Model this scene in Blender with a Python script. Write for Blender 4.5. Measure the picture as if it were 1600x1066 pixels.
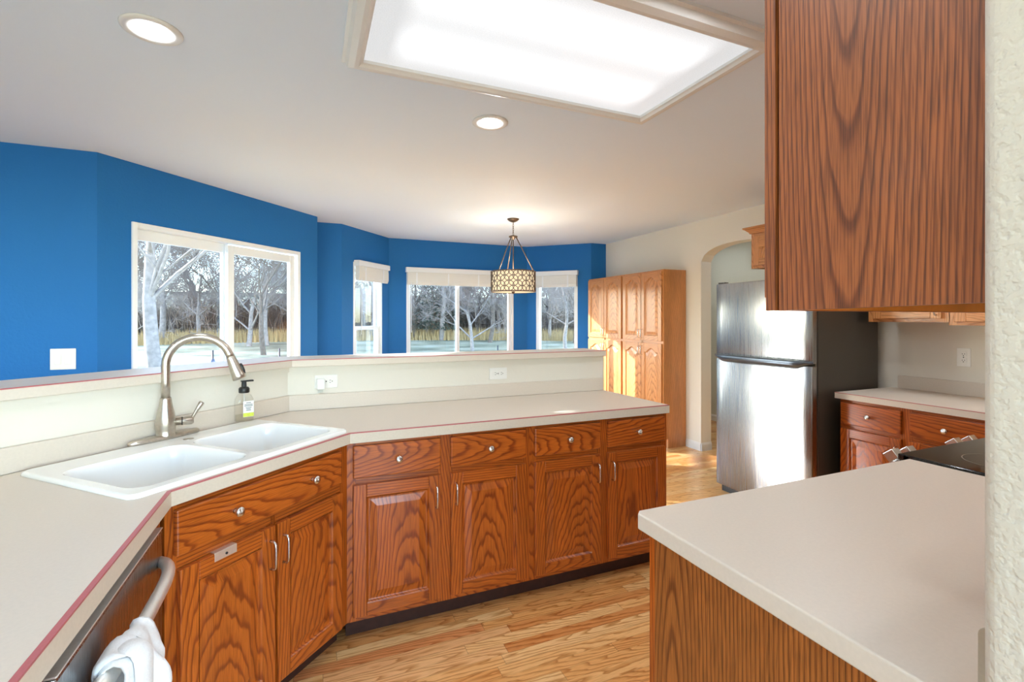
import bpy, bmesh, math, random
from mathutils import Vector, Matrix
for o in list(bpy.data.objects): bpy.data.objects.remove(o, do_unlink=True)
C = bpy.context.scene.collection
PI = math.pi; R = math.radians
sin, cos, sqrt = math.sin, math.cos, math.sqrt
R2 = sqrt(.5)

# ------------------------------------------------------------------ camera
F_PX, YAW, HORIZON, EYE = 744.8, 0.400, 498.45, 1.396
cd = bpy.data.cameras.new('camera'); cam = bpy.data.objects.new('camera', cd); C.objects.link(cam)
cd.sensor_fit = 'HORIZONTAL'; cd.sensor_width = 36
cd.lens = 36*F_PX/1600; cd.shift_x = 0; cd.shift_y = -(533-HORIZON)/1600
cd.clip_start = .02; cd.clip_end = 400
cam.location = (0, 0, EYE); cam.rotation_euler = (PI/2, 0, -YAW)
bpy.context.scene.camera = cam

# ------------------------------------------------------------------ light
w = bpy.data.worlds.new('sky'); bpy.context.scene.world = w; w.use_nodes = True
nt = w.node_tree; nt.nodes.clear()
sky = nt.nodes.new('ShaderNodeTexSky'); sky.sky_type = 'NISHITA'; sky.sun_disc = False
sky.sun_elevation = R(19.5); sky.sun_rotation = R(-51); sky.altitude = 1700; sky.air_density = 1.0; sky.dust_density = 1.2
bg = nt.nodes.new('ShaderNodeBackground'); bg.inputs[1].default_value = 1.4
wo = nt.nodes.new('ShaderNodeOutputWorld')
nt.links.new(sky.outputs[0], bg.inputs[0]); nt.links.new(bg.outputs[0], wo.inputs[0])
SUN_AZ, SUN_EL = R(51), R(18.8)
sl = bpy.data.lights.new('sun', 'SUN'); sl.energy = 10.0; sl.angle = R(.6); sl.color = (.93, .97, 1)
so = bpy.data.objects.new('sun', sl); C.objects.link(so)
dv = Vector((sin(SUN_AZ)*cos(SUN_EL), -cos(SUN_AZ)*cos(SUN_EL), -sin(SUN_EL)))
so.rotation_euler = dv.to_track_quat('-Z', 'Y').to_euler()
vs = bpy.context.scene.view_settings
vs.view_transform = 'Standard'; vs.look = 'None'; vs.gamma = 1; vs.exposure = 0.78; vs.use_curve_mapping = False
CAN_POWER = 85

# ------------------------------------------------------------------ materials
def new_mat(name):
    m = bpy.data.materials.new(name); m.use_nodes = True
    n = m.node_tree; b = n.nodes['Principled BSDF']
    return m, n, b
def nd(n, t, **kw):
    x = n.nodes.new(t)
    for k, v in kw.items(): setattr(x, k, v)
    return x
def mth(n, op, a, b=None, c=None):
    x = n.nodes.new('ShaderNodeMath'); x.operation = op
    for i, v in enumerate((a, b, c)):
        if v is None: continue
        if isinstance(v, (int, float)): x.inputs[i].default_value = v
        else: n.links.new(v, x.inputs[i])
    return x.outputs[0]
def ramp(n, fac, stops):
    r = n.nodes.new('ShaderNodeValToRGB')
    while len(r.color_ramp.elements) > 1: r.color_ramp.elements.remove(r.color_ramp.elements[-1])
    r.color_ramp.elements[0].position = stops[0][0]; r.color_ramp.elements[0].color = (*stops[0][1], 1)
    for p, c in stops[1:]:
        e = r.color_ramp.elements.new(p); e.color = (*c, 1)
    n.links.new(fac, r.inputs[0]); return r.outputs[0]
def s2l(r, g, b):
    f = lambda v: (v/255/12.92 if v/255 < .04045 else ((v/255+.055)/1.055)**2.4)
    return (f(r), f(g), f(b))
def bump(n, b, h, strength, dist):
    x = n.nodes.new('ShaderNodeBump'); x.inputs['Strength'].default_value = strength; x.inputs['Distance'].default_value = dist
    n.links.new(h, x.inputs['Height']); n.links.new(x.outputs[0], b.inputs['Normal'])
def plain(name, col, rough=.5, metal=0, noise=0, nscale=200, bmp=0, bscale=100, coat=0):
    m, n, b = new_mat(name)
    b.inputs['Roughness'].default_value = rough; b.inputs['Metallic'].default_value = metal
    b.inputs['Coat Weight'].default_value = coat
    tc = nd(n, 'ShaderNodeTexCoord')
    ns = nd(n, 'ShaderNodeTexNoise'); ns.inputs['Scale'].default_value = nscale; ns.inputs['Detail'].default_value = 3
    n.links.new(tc.outputs['Object'], ns.inputs['Vector'])
    d = [max(0, c*(1-noise)) for c in col]; l = [min(1, c*(1+noise)) for c in col]
    n.links.new(ramp(n, ns.outputs[0], [(.3, d), (.7, l)]), b.inputs['Base Color'])
    if bmp:
        n2 = nd(n, 'ShaderNodeTexNoise'); n2.inputs['Scale'].default_value = bscale; n2.inputs['Detail'].default_value = 4
        n.links.new(tc.outputs['Object'], n2.inputs['Vector'])
        bump(n, b, n2.outputs[0], 1, bmp)
    return m
def wall_mat(name, col, bmp=.0022, sc=55, spec=.4):
    m, n, b = new_mat(name)
    b.inputs['Specular IOR Level'].default_value = spec
    b.inputs['Roughness'].default_value = .62
    b.inputs['Base Color'].default_value = (*col, 1)
    g = nd(n, 'ShaderNodeTexCoord')
    a = nd(n, 'ShaderNodeTexNoise'); a.inputs['Scale'].default_value = sc; a.inputs['Detail'].default_value = 2.5
    n.links.new(g.outputs['Object'], a.inputs['Vector'])
    v = mth(n, 'SMOOTH_MIN', a.outputs[0], .58, .08)
    bump(n, b, v, .9, bmp)
    return m
def oak(name, light, dark, axis='V', spacing=.0115, rough=.33, streak=.3, fixed=None):
    m, n, b = new_mat(name)
    tc = nd(n, 'ShaderNodeTexCoord'); oi = nd(n, 'ShaderNodeObjectInfo')
    sp = nd(n, 'ShaderNodeSeparateXYZ'); n.links.new(tc.outputs['Object'], sp.inputs[0])
    rnd = oi.outputs['Random']
    X, Y, Z = sp.outputs
    xy = mth(n, 'ADD', X, Y)
    if axis == 'V': a, l = xy, Z
    else: a, l = Z, xy
    r2 = mth(n, 'FRACT', mth(n, 'MULTIPLY', rnd, 17.31)); r3 = mth(n, 'FRACT', mth(n, 'MULTIPLY', rnd, 71.7))
    a0 = mth(n, 'ADD', a, mth(n, 'MULTIPLY_ADD', rnd, .16, -.08))
    cv = nd(n, 'ShaderNodeCombineXYZ')
    n.links.new(mth(n, 'MULTIPLY', a, 9), cv.inputs[0]); n.links.new(mth(n, 'MULTIPLY', l, 2.2), cv.inputs[1]); n.links.new(mth(n, 'MULTIPLY', rnd, 50), cv.inputs[2])
    n1 = nd(n, 'ShaderNodeTexNoise'); n1.inputs['Scale'].default_value = 1; n1.inputs['Detail'].default_value = 3; n1.inputs['Roughness'].default_value = .55
    n.links.new(cv.outputs[0], n1.inputs['Vector'])
    dn = mth(n, 'MULTIPLY_ADD', n1.outputs[0], .055, -.0275)
    tilt = mth(n, 'MULTIPLY_ADD', r2, .16, .06)
    bb = mth(n, 'ADD', mth(n, 'MULTIPLY', l, tilt), mth(n, 'MULTIPLY_ADD', r3, .07, .075))
    if fixed:      # flat-sawn figure centred on the panel
        a0 = mth(n, 'SUBTRACT', a, fixed[0]); bb = mth(n, 'MULTIPLY_ADD', l, fixed[1], fixed[2]); dn = mth(n, 'MULTIPLY', dn, .35)
    bb = mth(n, 'ADD', bb, dn)
    rr = mth(n, 'SQRT', mth(n, 'ADD', mth(n, 'MULTIPLY', a0, a0), mth(n, 'MULTIPLY', bb, bb)))
    ph = mth(n, 'FRACT', mth(n, 'DIVIDE', rr, spacing))
    mid = [light[i]*.80+dark[i]*.20 for i in range(3)]
    c1 = ramp(n, ph, [(0, dark), (.10, dark), (.30, mid), (.62, light), (.88, light), (1, dark)])
    # fine pores along the grain
    c2 = nd(n, 'ShaderNodeCombineXYZ')
    n.links.new(mth(n, 'MULTIPLY', a, 420), c2.inputs[0]); n.links.new(mth(n, 'MULTIPLY', l, 12), c2.inputs[1]); n.links.new(mth(n, 'MULTIPLY', rnd, 90), c2.inputs[2])
    n2 = nd(n, 'ShaderNodeTexNoise'); n2.inputs['Scale'].default_value = 1; n2.inputs['Detail'].default_value = 2
    n.links.new(c2.outputs[0], n2.inputs['Vector'])
    c3 = nd(n, 'ShaderNodeCombineXYZ')
    n.links.new(mth(n, 'MULTIPLY', a, 14), c3.inputs[0]); n.links.new(mth(n, 'MULTIPLY', l, 1.5), c3.inputs[1]); n.links.new(mth(n, 'MULTIPLY', rnd, 30), c3.inputs[2])
    n3 = nd(n, 'ShaderNodeTexNoise'); n3.inputs['Scale'].default_value = 1; n3.inputs['Detail'].default_value = 2
    n.links.new(c3.outputs[0], n3.inputs['Vector'])
    f = ramp(n, n2.outputs[0], [(.38, (1-streak,)*3), (.56, (1, 1, 1))])
    g = ramp(n, n3.outputs[0], [(.3, (.78,)*3), (.7, (1.0,)*3)])
    mx = nd(n, 'ShaderNodeMix', data_type='RGBA', blend_type='MULTIPLY'); mx.inputs[0].default_value = 1
    n.links.new(c1, mx.inputs[6]); n.links.new(f, mx.inputs[7])
    my = nd(n, 'ShaderNodeMix', data_type='RGBA', blend_type='MULTIPLY'); my.inputs[0].default_value = 1
    n.links.new(mx.outputs[2], my.inputs[6]); n.links.new(g, my.inputs[7])
    n.links.new(my.outputs[2], b.inputs['Base Color'])
    b.inputs['Roughness'].default_value = rough
    b.inputs['Coat Weight'].default_value = .25; b.inputs['Coat Roughness'].default_value = .2
    bump(n, b, n2.outputs[0], .25, .0006)
    return m

CAB_L, CAB_D = (.57, .132, .013), (.29, .050, .005)
M = {}
M['oak_v'] = oak('oak_vertical', CAB_L, CAB_D, 'V')
M['oak_h'] = oak('oak_horizontal', CAB_L, CAB_D, 'H')
M['oak_lit_v'] = oak('sunlit_oak_vertical', (.76, .33, .11), (.52, .19, .05), 'V', streak=.2)  # same oak, sunlit tone put into its colour; pantry and far uppers
M['oak_lit_h'] = oak('sunlit_oak_horizontal', (.76, .33, .11), (.52, .19, .05), 'H', streak=.2)
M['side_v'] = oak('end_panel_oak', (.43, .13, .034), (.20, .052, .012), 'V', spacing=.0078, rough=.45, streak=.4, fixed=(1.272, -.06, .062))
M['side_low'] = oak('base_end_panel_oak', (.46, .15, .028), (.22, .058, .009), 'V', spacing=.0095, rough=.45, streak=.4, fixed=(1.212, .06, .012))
M['raw_ply'] = plain('raw_plywood', s2l(232, 160, 70), .6, noise=.12, nscale=12)
M['toe_shade'] = plain('toe_recess_shade', s2l(60, 28, 12), .7, noise=.2, nscale=30)  # shadow under the cabinets, put into the toe board colour
M['blue'] = wall_mat('blue_wall_paint', (.016, .165, .48), spec=.25)
M['cream'] = wall_mat('cream_wall_paint', s2l(232, 226, 213), .0012)
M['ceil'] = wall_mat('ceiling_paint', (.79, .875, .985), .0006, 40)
M['hall'] = wall_mat('hall_wall_paint', s2l(214, 213, 198), .001)
M['white'] = plain('white_vinyl', (.86, .93, .99), .35, noise=.01)
M['trimw'] = plain('white_trim_paint', s2l(232, 230, 226), .4, noise=.01)
M['plate'] = plain('white_plate_plastic', s2l(240, 238, 232), .3, noise=.01)
M['laminate'] = plain('beige_laminate', s2l(217, 205, 190), .38, noise=.022, nscale=140)
M['edge'] = plain('beige_laminate_edge', s2l(212, 200, 182), .4, noise=.03, nscale=140)
M['pink'] = plain('dusty_red_inlay', s2l(184, 100, 102), .4, noise=.05)
M['porcelain'] = plain('white_enamel', s2l(244, 244, 240), .14, noise=.005, coat=.5)
M['nickel'] = plain('brushed_nickel', (.55, .50, .43), .28, 1, noise=.08, nscale=90)
M['chrome'] = plain('satin_chrome', (.72, .70, .67), .25, 1, noise=.05)
M['satin'] = plain('satin_steel_handle', (.86, .84, .80), .42, .85, noise=.03)
M['black'] = plain('black_plastic', (.015, .014, .013), .35, noise=.1)
M['slot'] = plain('dark_slot', (.02, .018, .016), .6, noise=.1)
M['fridge_side'] = plain('dark_grey_enamel', s2l(66, 60, 52), .42, noise=.05)
M['gasket'] = plain('grey_brown_gasket', s2l(128, 118, 100), .5, noise=.05)
M['shadegrey'] = plain('slate_grey_handle', (.10, .12, .15), .28, .7, noise=.1)
M['bronze'] = plain('aged_bronze', (.16, .115, .085), .45, .7, noise=.2, nscale=60)
M['cloth'] = plain('white_terry', s2l(236, 236, 236), .9, noise=.04, nscale=300, bmp=.001, bscale=500)
M['label'] = plain('bottle_label', s2l(240, 240, 235), .5, noise=.01)
M['ink'] = plain('grey_ink', s2l(110, 115, 120), .5, noise=.05)
M['lime'] = plain('lime_label_band', s2l(214, 222, 80), .5, noise=.1)
M['blindw'] = plain('cream_blind_fabric', (.80, .84, .84), .7, noise=.02)

def brushed():
    m, n, b = new_mat('brushed_stainless')
    b.inputs['Base Color'].default_value = (.33, .33, .335, 1); b.inputs['Metallic'].default_value = 1
    b.inputs['Roughness'].default_value = .27
    tc = nd(n, 'ShaderNodeTexCoord'); mp = nd(n, 'ShaderNodeMapping'); mp.inputs['Scale'].default_value = (700, 700, 3)
    ns = nd(n, 'ShaderNodeTexNoise'); ns.inputs['Scale'].default_value = 1
    n.links.new(tc.outputs['Object'], mp.inputs[0]); n.links.new(mp.outputs[0], ns.inputs['Vector'])
    n.links.new(ramp(n, ns.outputs[0], [(.3, (.24,)*3), (.7, (.30,)*3)]), b.inputs['Roughness'])
    b.inputs['Anisotropic'].default_value = .6
    tg = nd(n, 'ShaderNodeTangent', direction_type='RADIAL', axis='Z'); n.links.new(tg.outputs[0], b.inputs['Tangent'])
    b.inputs['Anisotropic Rotation'].default_value = .25
    return m
M['steel'] = brushed()

def glass_mat(name, tint=(1, 1, 1), refl=1.0):
    m = bpy.data.materials.new(name); m.use_nodes = True; n = m.node_tree; n.nodes.clear()
    o = nd(n, 'ShaderNodeOutputMaterial'); mx = nd(n, 'ShaderNodeMixShader')
    t = nd(n, 'ShaderNodeBsdfTransparent'); t.inputs[0].default_value = (*tint, 1)
    g = nd(n, 'ShaderNodeBsdfGlossy'); g.inputs['Roughness'].default_value = .02
    lw = nd(n, 'ShaderNodeLayerWeight'); lw.inputs[0].default_value = .5
    fr_ = mth(n, 'MULTIPLY_ADD', mth(n, 'POWER', lw.outputs['Facing'], 5), .9, .035)
    n.links.new(mth(n, 'MULTIPLY', fr_, refl), mx.inputs[0]); n.links.new(t.outputs[0], mx.inputs[1]); n.links.new(g.outputs[0], mx.inputs[2])
    n.links.new(mx.outputs[0], o.inputs[0]); return m
M['glass'] = glass_mat('window_glass', (.95, .97, .97))
M['bottle'] = glass_mat('clear_bottle', (.97, .965, .95), .8)
def black_glass():
    m, n, b = new_mat('black_cooktop_glass')
    tc = nd(n, 'ShaderNodeTexCoord'); ns = nd(n, 'ShaderNodeTexNoise'); ns.inputs['Scale'].default_value = 300
    n.links.new(tc.outputs['Object'], ns.inputs['Vector'])
    n.links.new(ramp(n, ns.outputs[0], [(.5, (.012, .011, .010)), (.75, (.03, .028, .026))]), b.inputs['Base Color'])
    b.inputs['Roughness'].default_value = .06; return m
M['cooktop'] = black_glass()
def emit(name, col, s):
    m, n, b = new_mat(name)
    b.inputs['Base Color'].default_value = (.9, .9, .9, 1)
    b.inputs['Emission Color'].default_value = (*col, 1); b.inputs['Emission Strength'].default_value = s; return m
M['can'] = emit('lit_can_lens', (.90, .95, 1), CAN_POWER)
def lens_mat():
    m, n, b = new_mat('fluorescent_diffuser')
    tc = nd(n, 'ShaderNodeTexCoord'); sp = nd(n, 'ShaderNodeSeparateXYZ'); n.links.new(tc.outputs['Object'], sp.inputs[0])
    # two tubes behind the diffuser (object origin = lens centre)
    def tube(c):
        dy = mth(n, 'MULTIPLY', mth(n, 'SUBTRACT', sp.outputs[1], c), 8.5)
        g = mth(n, 'POWER', 2.718, mth(n, 'MULTIPLY', mth(n, 'MULTIPLY', dy, dy), -1))
        ex = mth(n, 'SUBTRACT', .585, mth(n, 'ABSOLUTE', sp.outputs[0]))
        e = mth(n, 'MULTIPLY', ex, 14); e2 = nd(n, 'ShaderNodeClamp'); n.links.new(e, e2.inputs[0])
        return mth(n, 'MULTIPLY', g, e2.outputs[0])
    s = mth(n, 'ADD', tube(.15), tube(-.16))
    ns = nd(n, 'ShaderNodeTexNoise'); ns.inputs['Scale'].default_value = 260; ns.inputs['Detail'].default_value = 1
    n.links.new(tc.outputs['Object'], ns.inputs['Vector'])
    k = mth(n, 'MULTIPLY_ADD', ns.outputs[0], .35, .83)
    st = mth(n, 'MULTIPLY', mth(n, 'MULTIPLY_ADD', s, .30, .38), k)
    b.inputs['Base Color'].default_value = (.2, .2, .2, 1); b.inputs['Roughness'].default_value = .35
    b.inputs['Emission Color'].default_value = (.95, .975, 1, 1)
    n.links.new(st, b.inputs['Emission Strength'])
    bump(n, b, ns.outputs[0], .4, .002)
    return m
M['lens'] = lens_mat()
def shade_mat():
    m, n, b = new_mat('lamp_fabric')
    tc = nd(n, 'ShaderNodeTexCoord'); ns = nd(n, 'ShaderNodeTexNoise'); ns.inputs['Scale'].default_value = 90
    n.links.new(tc.outputs['Object'], ns.inputs['Vector'])
    n.links.new(ramp(n, ns.outputs[0], [(.3, s2l(226, 205, 165)), (.7, s2l(240, 222, 186))]), b.inputs['Base Color'])
    b.inputs['Roughness'].default_value = .8
    b.inputs['Emission Color'].default_value = (1, .85, .62, 1); b.inputs['Emission Strength'].default_value = .35
    return m
M['shade'] = shade_mat()

def floor_mat():
    m, n, b = new_mat('strip_oak_floor')
    tc = nd(n, 'ShaderNodeTexCoord'); sp = nd(n, 'ShaderNodeSeparateXYZ'); n.links.new(tc.outputs['Object'], sp.inputs[0])
    X, Y, Z = sp.outputs; W = .0575; L = .78
    yi = mth(n, 'DIVIDE', Y, W); iy = mth(n, 'FLOOR', yi); fy = mth(n, 'FRACT', yi)
    w1 = nd(n, 'ShaderNodeTexWhiteNoise', noise_dimensions='1D'); n.links.new(iy, w1.inputs['W'])
    xo = mth(n, 'MULTIPLY_ADD', w1.outputs['Value'], 7.3, X)
    xi = mth(n, 'DIVIDE', xo, L); ix = mth(n, 'FLOOR', xi); fx = mth(n, 'FRACT', xi)
    cc = nd(n, 'ShaderNodeCombineXYZ'); n.links.new(ix, cc.inputs[0]); n.links.new(iy, cc.inputs[1])
    w2 = nd(n, 'ShaderNodeTexWhiteNoise', noise_dimensions='2D'); n.links.new(cc.outputs[0], w2.inputs['Vector'])
    cs = nd(n, 'ShaderNodeSeparateColor'); n.links.new(w2.outputs['Color'], cs.inputs[0])
    ra, rb, rc = cs.outputs
    a = mth(n, 'MULTIPLY', mth(n, 'SUBTRACT', fy, .5), W); l = mth(n, 'MULTIPLY', mth(n, 'SUBTRACT', fx, .5), L)
    v = nd(n, 'ShaderNodeCombineXYZ'); n.links.new(mth(n, 'MULTIPLY', Y, 18), v.inputs[0]); n.links.new(mth(n, 'MULTIPLY', X, 3.5), v.inputs[1]); n.links.new(mth(n, 'MULTIPLY', rb, 40), v.inputs[2])
    n1 = nd(n, 'ShaderNodeTexNoise'); n1.inputs['Scale'].default_value = 1; n1.inputs['Detail'].default_value = 3; n.links.new(v.outputs[0], n1.inputs['Vector'])
    a0 = mth(n, 'ADD', a, mth(n, 'MULTIPLY_ADD', ra, .09, -.045))
    bb = mth(n, 'ADD', mth(n, 'MULTIPLY', l, mth(n, 'MULTIPLY_ADD', ra, .18, -.09)), mth(n, 'MULTIPLY_ADD', rb, .05, .035))
    bb = mth(n, 'ADD', bb, mth(n, 'MULTIPLY_ADD', n1.outputs[0], .026, -.013))
    rr = mth(n, 'SQRT', mth(n, 'ADD', mth(n, 'MULTIPLY', a0, a0), mth(n, 'MULTIPLY', bb, bb)))
    ph = mth(n, 'FRACT', mth(n, 'DIVIDE', rr, .0075))
    grain = ramp(n, ph, [(0, (.62, .44, .28)), (.16, (.80, .68, .56)), (.42, (1, 1, 1)), (.9, (1, 1, 1)), (1, (.62, .44, .28))])
    base = ramp(n, rc, [(0, s2l(226, 154, 88)), (.25, s2l(244, 184, 112)), (.6, s2l(252, 202, 134)), (.85, s2l(255, 216, 154)), (1, s2l(236, 160, 98))])
    v2 = nd(n, 'ShaderNodeCombineXYZ'); n.links.new(mth(n, 'MULTIPLY', Y, 420), v2.inputs[0]); n.links.new(mth(n, 'MULTIPLY', X, 14), v2.inputs[1])
    n2 = nd(n, 'ShaderNodeTexNoise'); n2.inputs['Scale'].default_value = 1; n.links.new(v2.outputs[0], n2.inputs['Vector'])
    fine = ramp(n, n2.outputs[0], [(.36, (.84, .80, .76)), (.55, (1, 1, 1))])
    mx = nd(n, 'ShaderNodeMix', data_type='RGBA', blend_type='MULTIPLY'); mx.inputs[0].default_value = 1
    n.links.new(base, mx.inputs[6]); n.links.new(grain, mx.inputs[7])
    my = nd(n, 'ShaderNodeMix', data_type='RGBA', blend_type='MULTIPLY'); my.inputs[0].default_value = 1
    n.links.new(mx.outputs[2], my.inputs[6]); n.links.new(fine, my.inputs[7])
    g1 = mth(n, 'LESS_THAN', fy, .018); g2 = mth(n, 'LESS_THAN', fx, .0022); gp = mth(n, 'MAXIMUM', g1, g2)
    mz = nd(n, 'ShaderNodeMix', data_type='RGBA'); n.links.new(mth(n, 'MULTIPLY', gp, .6), mz.inputs[0])
    n.links.new(my.outputs[2], mz.inputs[6]); mz.inputs[7].default_value = (.16, .07, .03, 1)
    n.links.new(mz.outputs[2], b.inputs['Base Color'])
    b.inputs['Roughness'].default_value = .3; b.inputs['Coat Weight'].default_value = .3; b.inputs['Coat Roughness'].default_value = .15
    return m
M['floor'] = floor_mat()

# ------------------------------------------------------------------ mesh helpers
class MB:
    def __init__(s): s.v = []; s.f = []; s.m = []; s.sm = []
    def add(s, vs, fs, mi=0, smooth=False):
        o = len(s.v); s.v += [tuple(p) for p in vs]; s.f += [tuple(i+o for i in f) for f in fs]
        s.m += [mi]*len(fs); s.sm += [smooth]*len(fs); return s
    def box(s, x0, y0, z0, x1, y1, z1, mi=0):
        return s.add([(x0,y0,z0),(x1,y0,z0),(x1,y1,z0),(x0,y1,z0),(x0,y0,z1),(x1,y0,z1),(x1,y1,z1),(x0,y1,z1)],
                     [(0,3,2,1),(4,5,6,7),(0,1,5,4),(1,2,6,5),(2,3,7,6),(3,0,4,7)], mi)
    def prism(s, poly, z0, z1, mi=0, ax='z'):     # poly CCW seen from above
        n = len(poly)
        P = lambda p, z: (p[0], p[1], z) if ax == 'z' else ((p[0], z, p[1]) if ax == 'y' else (z, p[0], p[1]))
        return s.add([P(p, z0) for p in poly]+[P(p, z1) for p in poly],
              [tuple(reversed(range(n))), tuple(range(n, 2*n))]+[(i, (i+1) % n, n+(i+1) % n, n+i) for i in range(n)], mi)
    def loops(s, L, mi=0, cap0=False, cap1=False, smooth=True, close=True):
        n = len(L[0]); vs = [p for l in L for p in l]; fs = []
        for k in range(len(L)-1):
            for i in range(n if close else n-1):
                j = (i+1) % n
                fs.append((k*n+i, k*n+j, (k+1)*n+j, (k+1)*n+i))
        if cap0: fs.append(tuple(reversed(range(n))))
        if cap1: fs.append(tuple((len(L)-1)*n+i for i in range(n)))
        return s.add(vs, fs, mi, smooth)
    def lathe(s, prof, c=(0, 0, 0), n=24, mi=0, axis='z', smooth=True):
        L = []
        for r, h in prof:
            l = []
            for i in range(n):
                t = 2*PI*i/n; x, y = r*cos(t), r*sin(t)
                p = {'z': (x, y, h), 'y': (x, h, -y), 'x': (h, x, y)}[axis]
                l.append((c[0]+p[0], c[1]+p[1], c[2]+p[2]))
            L.append(l)
        return s.loops(L, mi, True, True, smooth)
    def tube(s, path, rad, n=10, mi=0, caps=True):
        path = [Vector(p) for p in path]; L = []
        if isinstance(rad, (int, float)): rad = [rad]*len(path)
        up = None
        for i, p in enumerate(path):
            t = (path[min(i+1, len(path)-1)]-path[max(i-1, 0)]).normalized()
            if up is None:
                up = Vector((0, 0, 1)) if abs(t.z) < .9 else Vector((1, 0, 0))
            u = t.cross(up).normalized(); v = u.cross(t).normalized(); up = v
            L.append([tuple(p+(u*cos(2*PI*k/n)+v*sin(2*PI*k/n))*rad[i]) for k in range(n)])
        return s.loops(L, mi, caps, caps, True)
    def build(s, name, mats, parent=None, bev=0, recenter=True, loc=None, seg=2, fixn=True):
        if not isinstance(mats, (list, tuple)): mats = [mats]
        me = bpy.data.meshes.new(name)
        c = Vector((0, 0, 0))
        if recenter and s.v:
            xs = list(zip(*s.v)); c = Vector([(min(a)+max(a))/2 for a in xs])
            if parent is None: c.z = min(xs[2])
        me.from_pydata([tuple(Vector(v)-c) for v in s.v], [], s.f)
        for m in mats: me.materials.append(m)
        for p, mi, sm in zip(me.polygons, s.m, s.sm): p.material_index = mi; p.use_smooth = sm
        if fixn:
            bm = bmesh.new(); bm.from_mesh(me); bmesh.ops.recalc_face_normals(bm, faces=bm.faces); bm.to_mesh(me); bm.free()
        o = bpy.data.objects.new(name, me); C.objects.link(o); o.location = c if loc is None else c+Vector(loc)
        if parent is not None: o.parent = parent
        if bev:
            b = o.modifiers.new('bevel', 'BEVEL'); b.width = bev; b.segments = seg; b.limit_method = 'ANGLE'; b.angle_limit = R(50)
        return o
def empty(name, loc, rz=0, label=None, cat=None, group=None, kind=None):
    o = bpy.data.objects.new(name, None); C.objects.link(o); o.empty_display_size = .1
    o.location = loc; o.rotation_euler = (0, 0, rz)
    tag(o, label, cat, group, kind); return o
def tag(o, label=None, cat=None, group=None, kind=None):
    if label: o['label'] = label
    if cat: o['category'] = cat
    if group: o['group'] = group
    if kind: o['kind'] = kind
    return o
def st(o): o['kind'] = 'structure'; return o
def copy_tree(o, parent=None):
    c = o.copy(); C.objects.link(c)
    if parent is not None: c.parent = parent
    for ch in [x for x in bpy.data.objects if x.parent == o and x != c]: copy_tree(ch, c)
    return c
def rrect(x0, y0, x1, y1, r, n=5):
    pts = []
    for cx, cy, a0 in ((x1-r, y0+r, -90), (x1-r, y1-r, 0), (x0+r, y1-r, 90), (x0+r, y0+r, 180)):
        for i in range(n+1):
            a = R(a0+90*i/n); pts.append((cx+r*cos(a), cy+r*sin(a)))
    return pts
def flat_holes(outer, holes, z):
    """triangulated face with holes -> verts, faces"""
    bm = bmesh.new(); E = []
    for lp in [outer]+holes:
        vs_ = [bm.verts.new((p[0], p[1], z)) for p in lp]
        E += [bm.edges.new((vs_[i], vs_[(i+1) % len(vs_)])) for i in range(len(vs_))]
    bmesh.ops.triangle_fill(bm, use_beauty=True, use_dissolve=False, edges=E, normal=(0, 0, 1))
    bm.verts.index_update()
    v = [tuple(x.co) for x in bm.verts]; f = [tuple(q.index for q in p.verts) for p in bm.faces]; bm.free()
    return v, f

# ------------------------------------------------------------------ room shell
CEIL = 2.44; T = .12
def wall(name, A, B, z0, z1, mat, holes=(), ea=0, eb=0, t=T):
    A = Vector(A); B = Vector(B); L = (B-A).length; ang = math.atan2(B.y-A.y, B.x-A.x)
    m = MB()
    xs = sorted({0, L, *[h[0] for h in holes], *[h[1] for h in holes]}); zs = sorted({z0, z1, *[h[2] for h in holes], *[h[3] for h in holes]})
    def inside(x, z): return any(h[0] < x < h[1] and h[2] < z < h[3] for h in holes)
    ok = lambda i, k: 0 <= i < len(xs)-1 and 0 <= k < len(zs)-1 and not inside((xs[i]+xs[i+1])/2, (zs[k]+zs[k+1])/2)
    X = lambda x, o: x-(ea if o and x == 0 else 0)+(eb if o and x == L else 0)
    for i in range(len(xs)-1):
        for k in range(len(zs)-1):
            if not ok(i, k): continue
            a, b, c, d = xs[i], xs[i+1], zs[k], zs[k+1]
            vs_ = [(a,0,c),(b,0,c),(X(b,1),t,c),(X(a,1),t,c),(a,0,d),(b,0,d),(X(b,1),t,d),(X(a,1),t,d)]
            fs = [(0,1,5,4),(2,3,7,6)]
            if not ok(i-1, k): fs.append((3,0,4,7))
            if not ok(i+1, k): fs.append((1,2,6,5))
            if not ok(i, k-1): fs.append((0,3,2,1))
            if not ok(i, k+1): fs.append((4,5,6,7))
            m.add(vs_, fs)
    o = m.build(name, mat, recenter=False, fixn=False); o.location = (A.x, A.y, 0); o.rotation_euler = (0, 0, ang)
    return st(o)
W1H = (.20, 1.73, .04, 2.045)
wall('wall_left', (-4.2, 3.76), (-1.23, 3.76), 0, CEIL, M['blue'], ea=T, eb=0)
wall('wall_patio', (-1.23, 3.76), (.065, 5.26), 0, CEIL, M['blue'], [W1H], ea=.03, eb=0)
wall('wall_bay_return', (.065, 5.26), (.052, 5.55), 0, CEIL, M['blue'], ea=0, eb=0, t=.08)
wall('wall_bay_stub', (.052, 5.55), (.317, 5.55), 0, CEIL, M['blue'], ea=.1)
wall('wall_bay_left', (.317, 5.55), (.93, 6.28), 0, CEIL, M['blue'], [(.204, .80, .72, 2.05)], eb=.05)
wall('wall_bay_back', (.93, 6.28), (2.89, 6.28), 0, CEIL, M['blue'], [(.225, 1.75, .72, 2.05)], ea=.05, eb=.05)
wall('wall_bay_right', (2.89, 6.28), (3.56, 5.62), 0, CEIL, M['blue'], [(.14, .75, .72, 2.05)], ea=.05)
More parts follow.
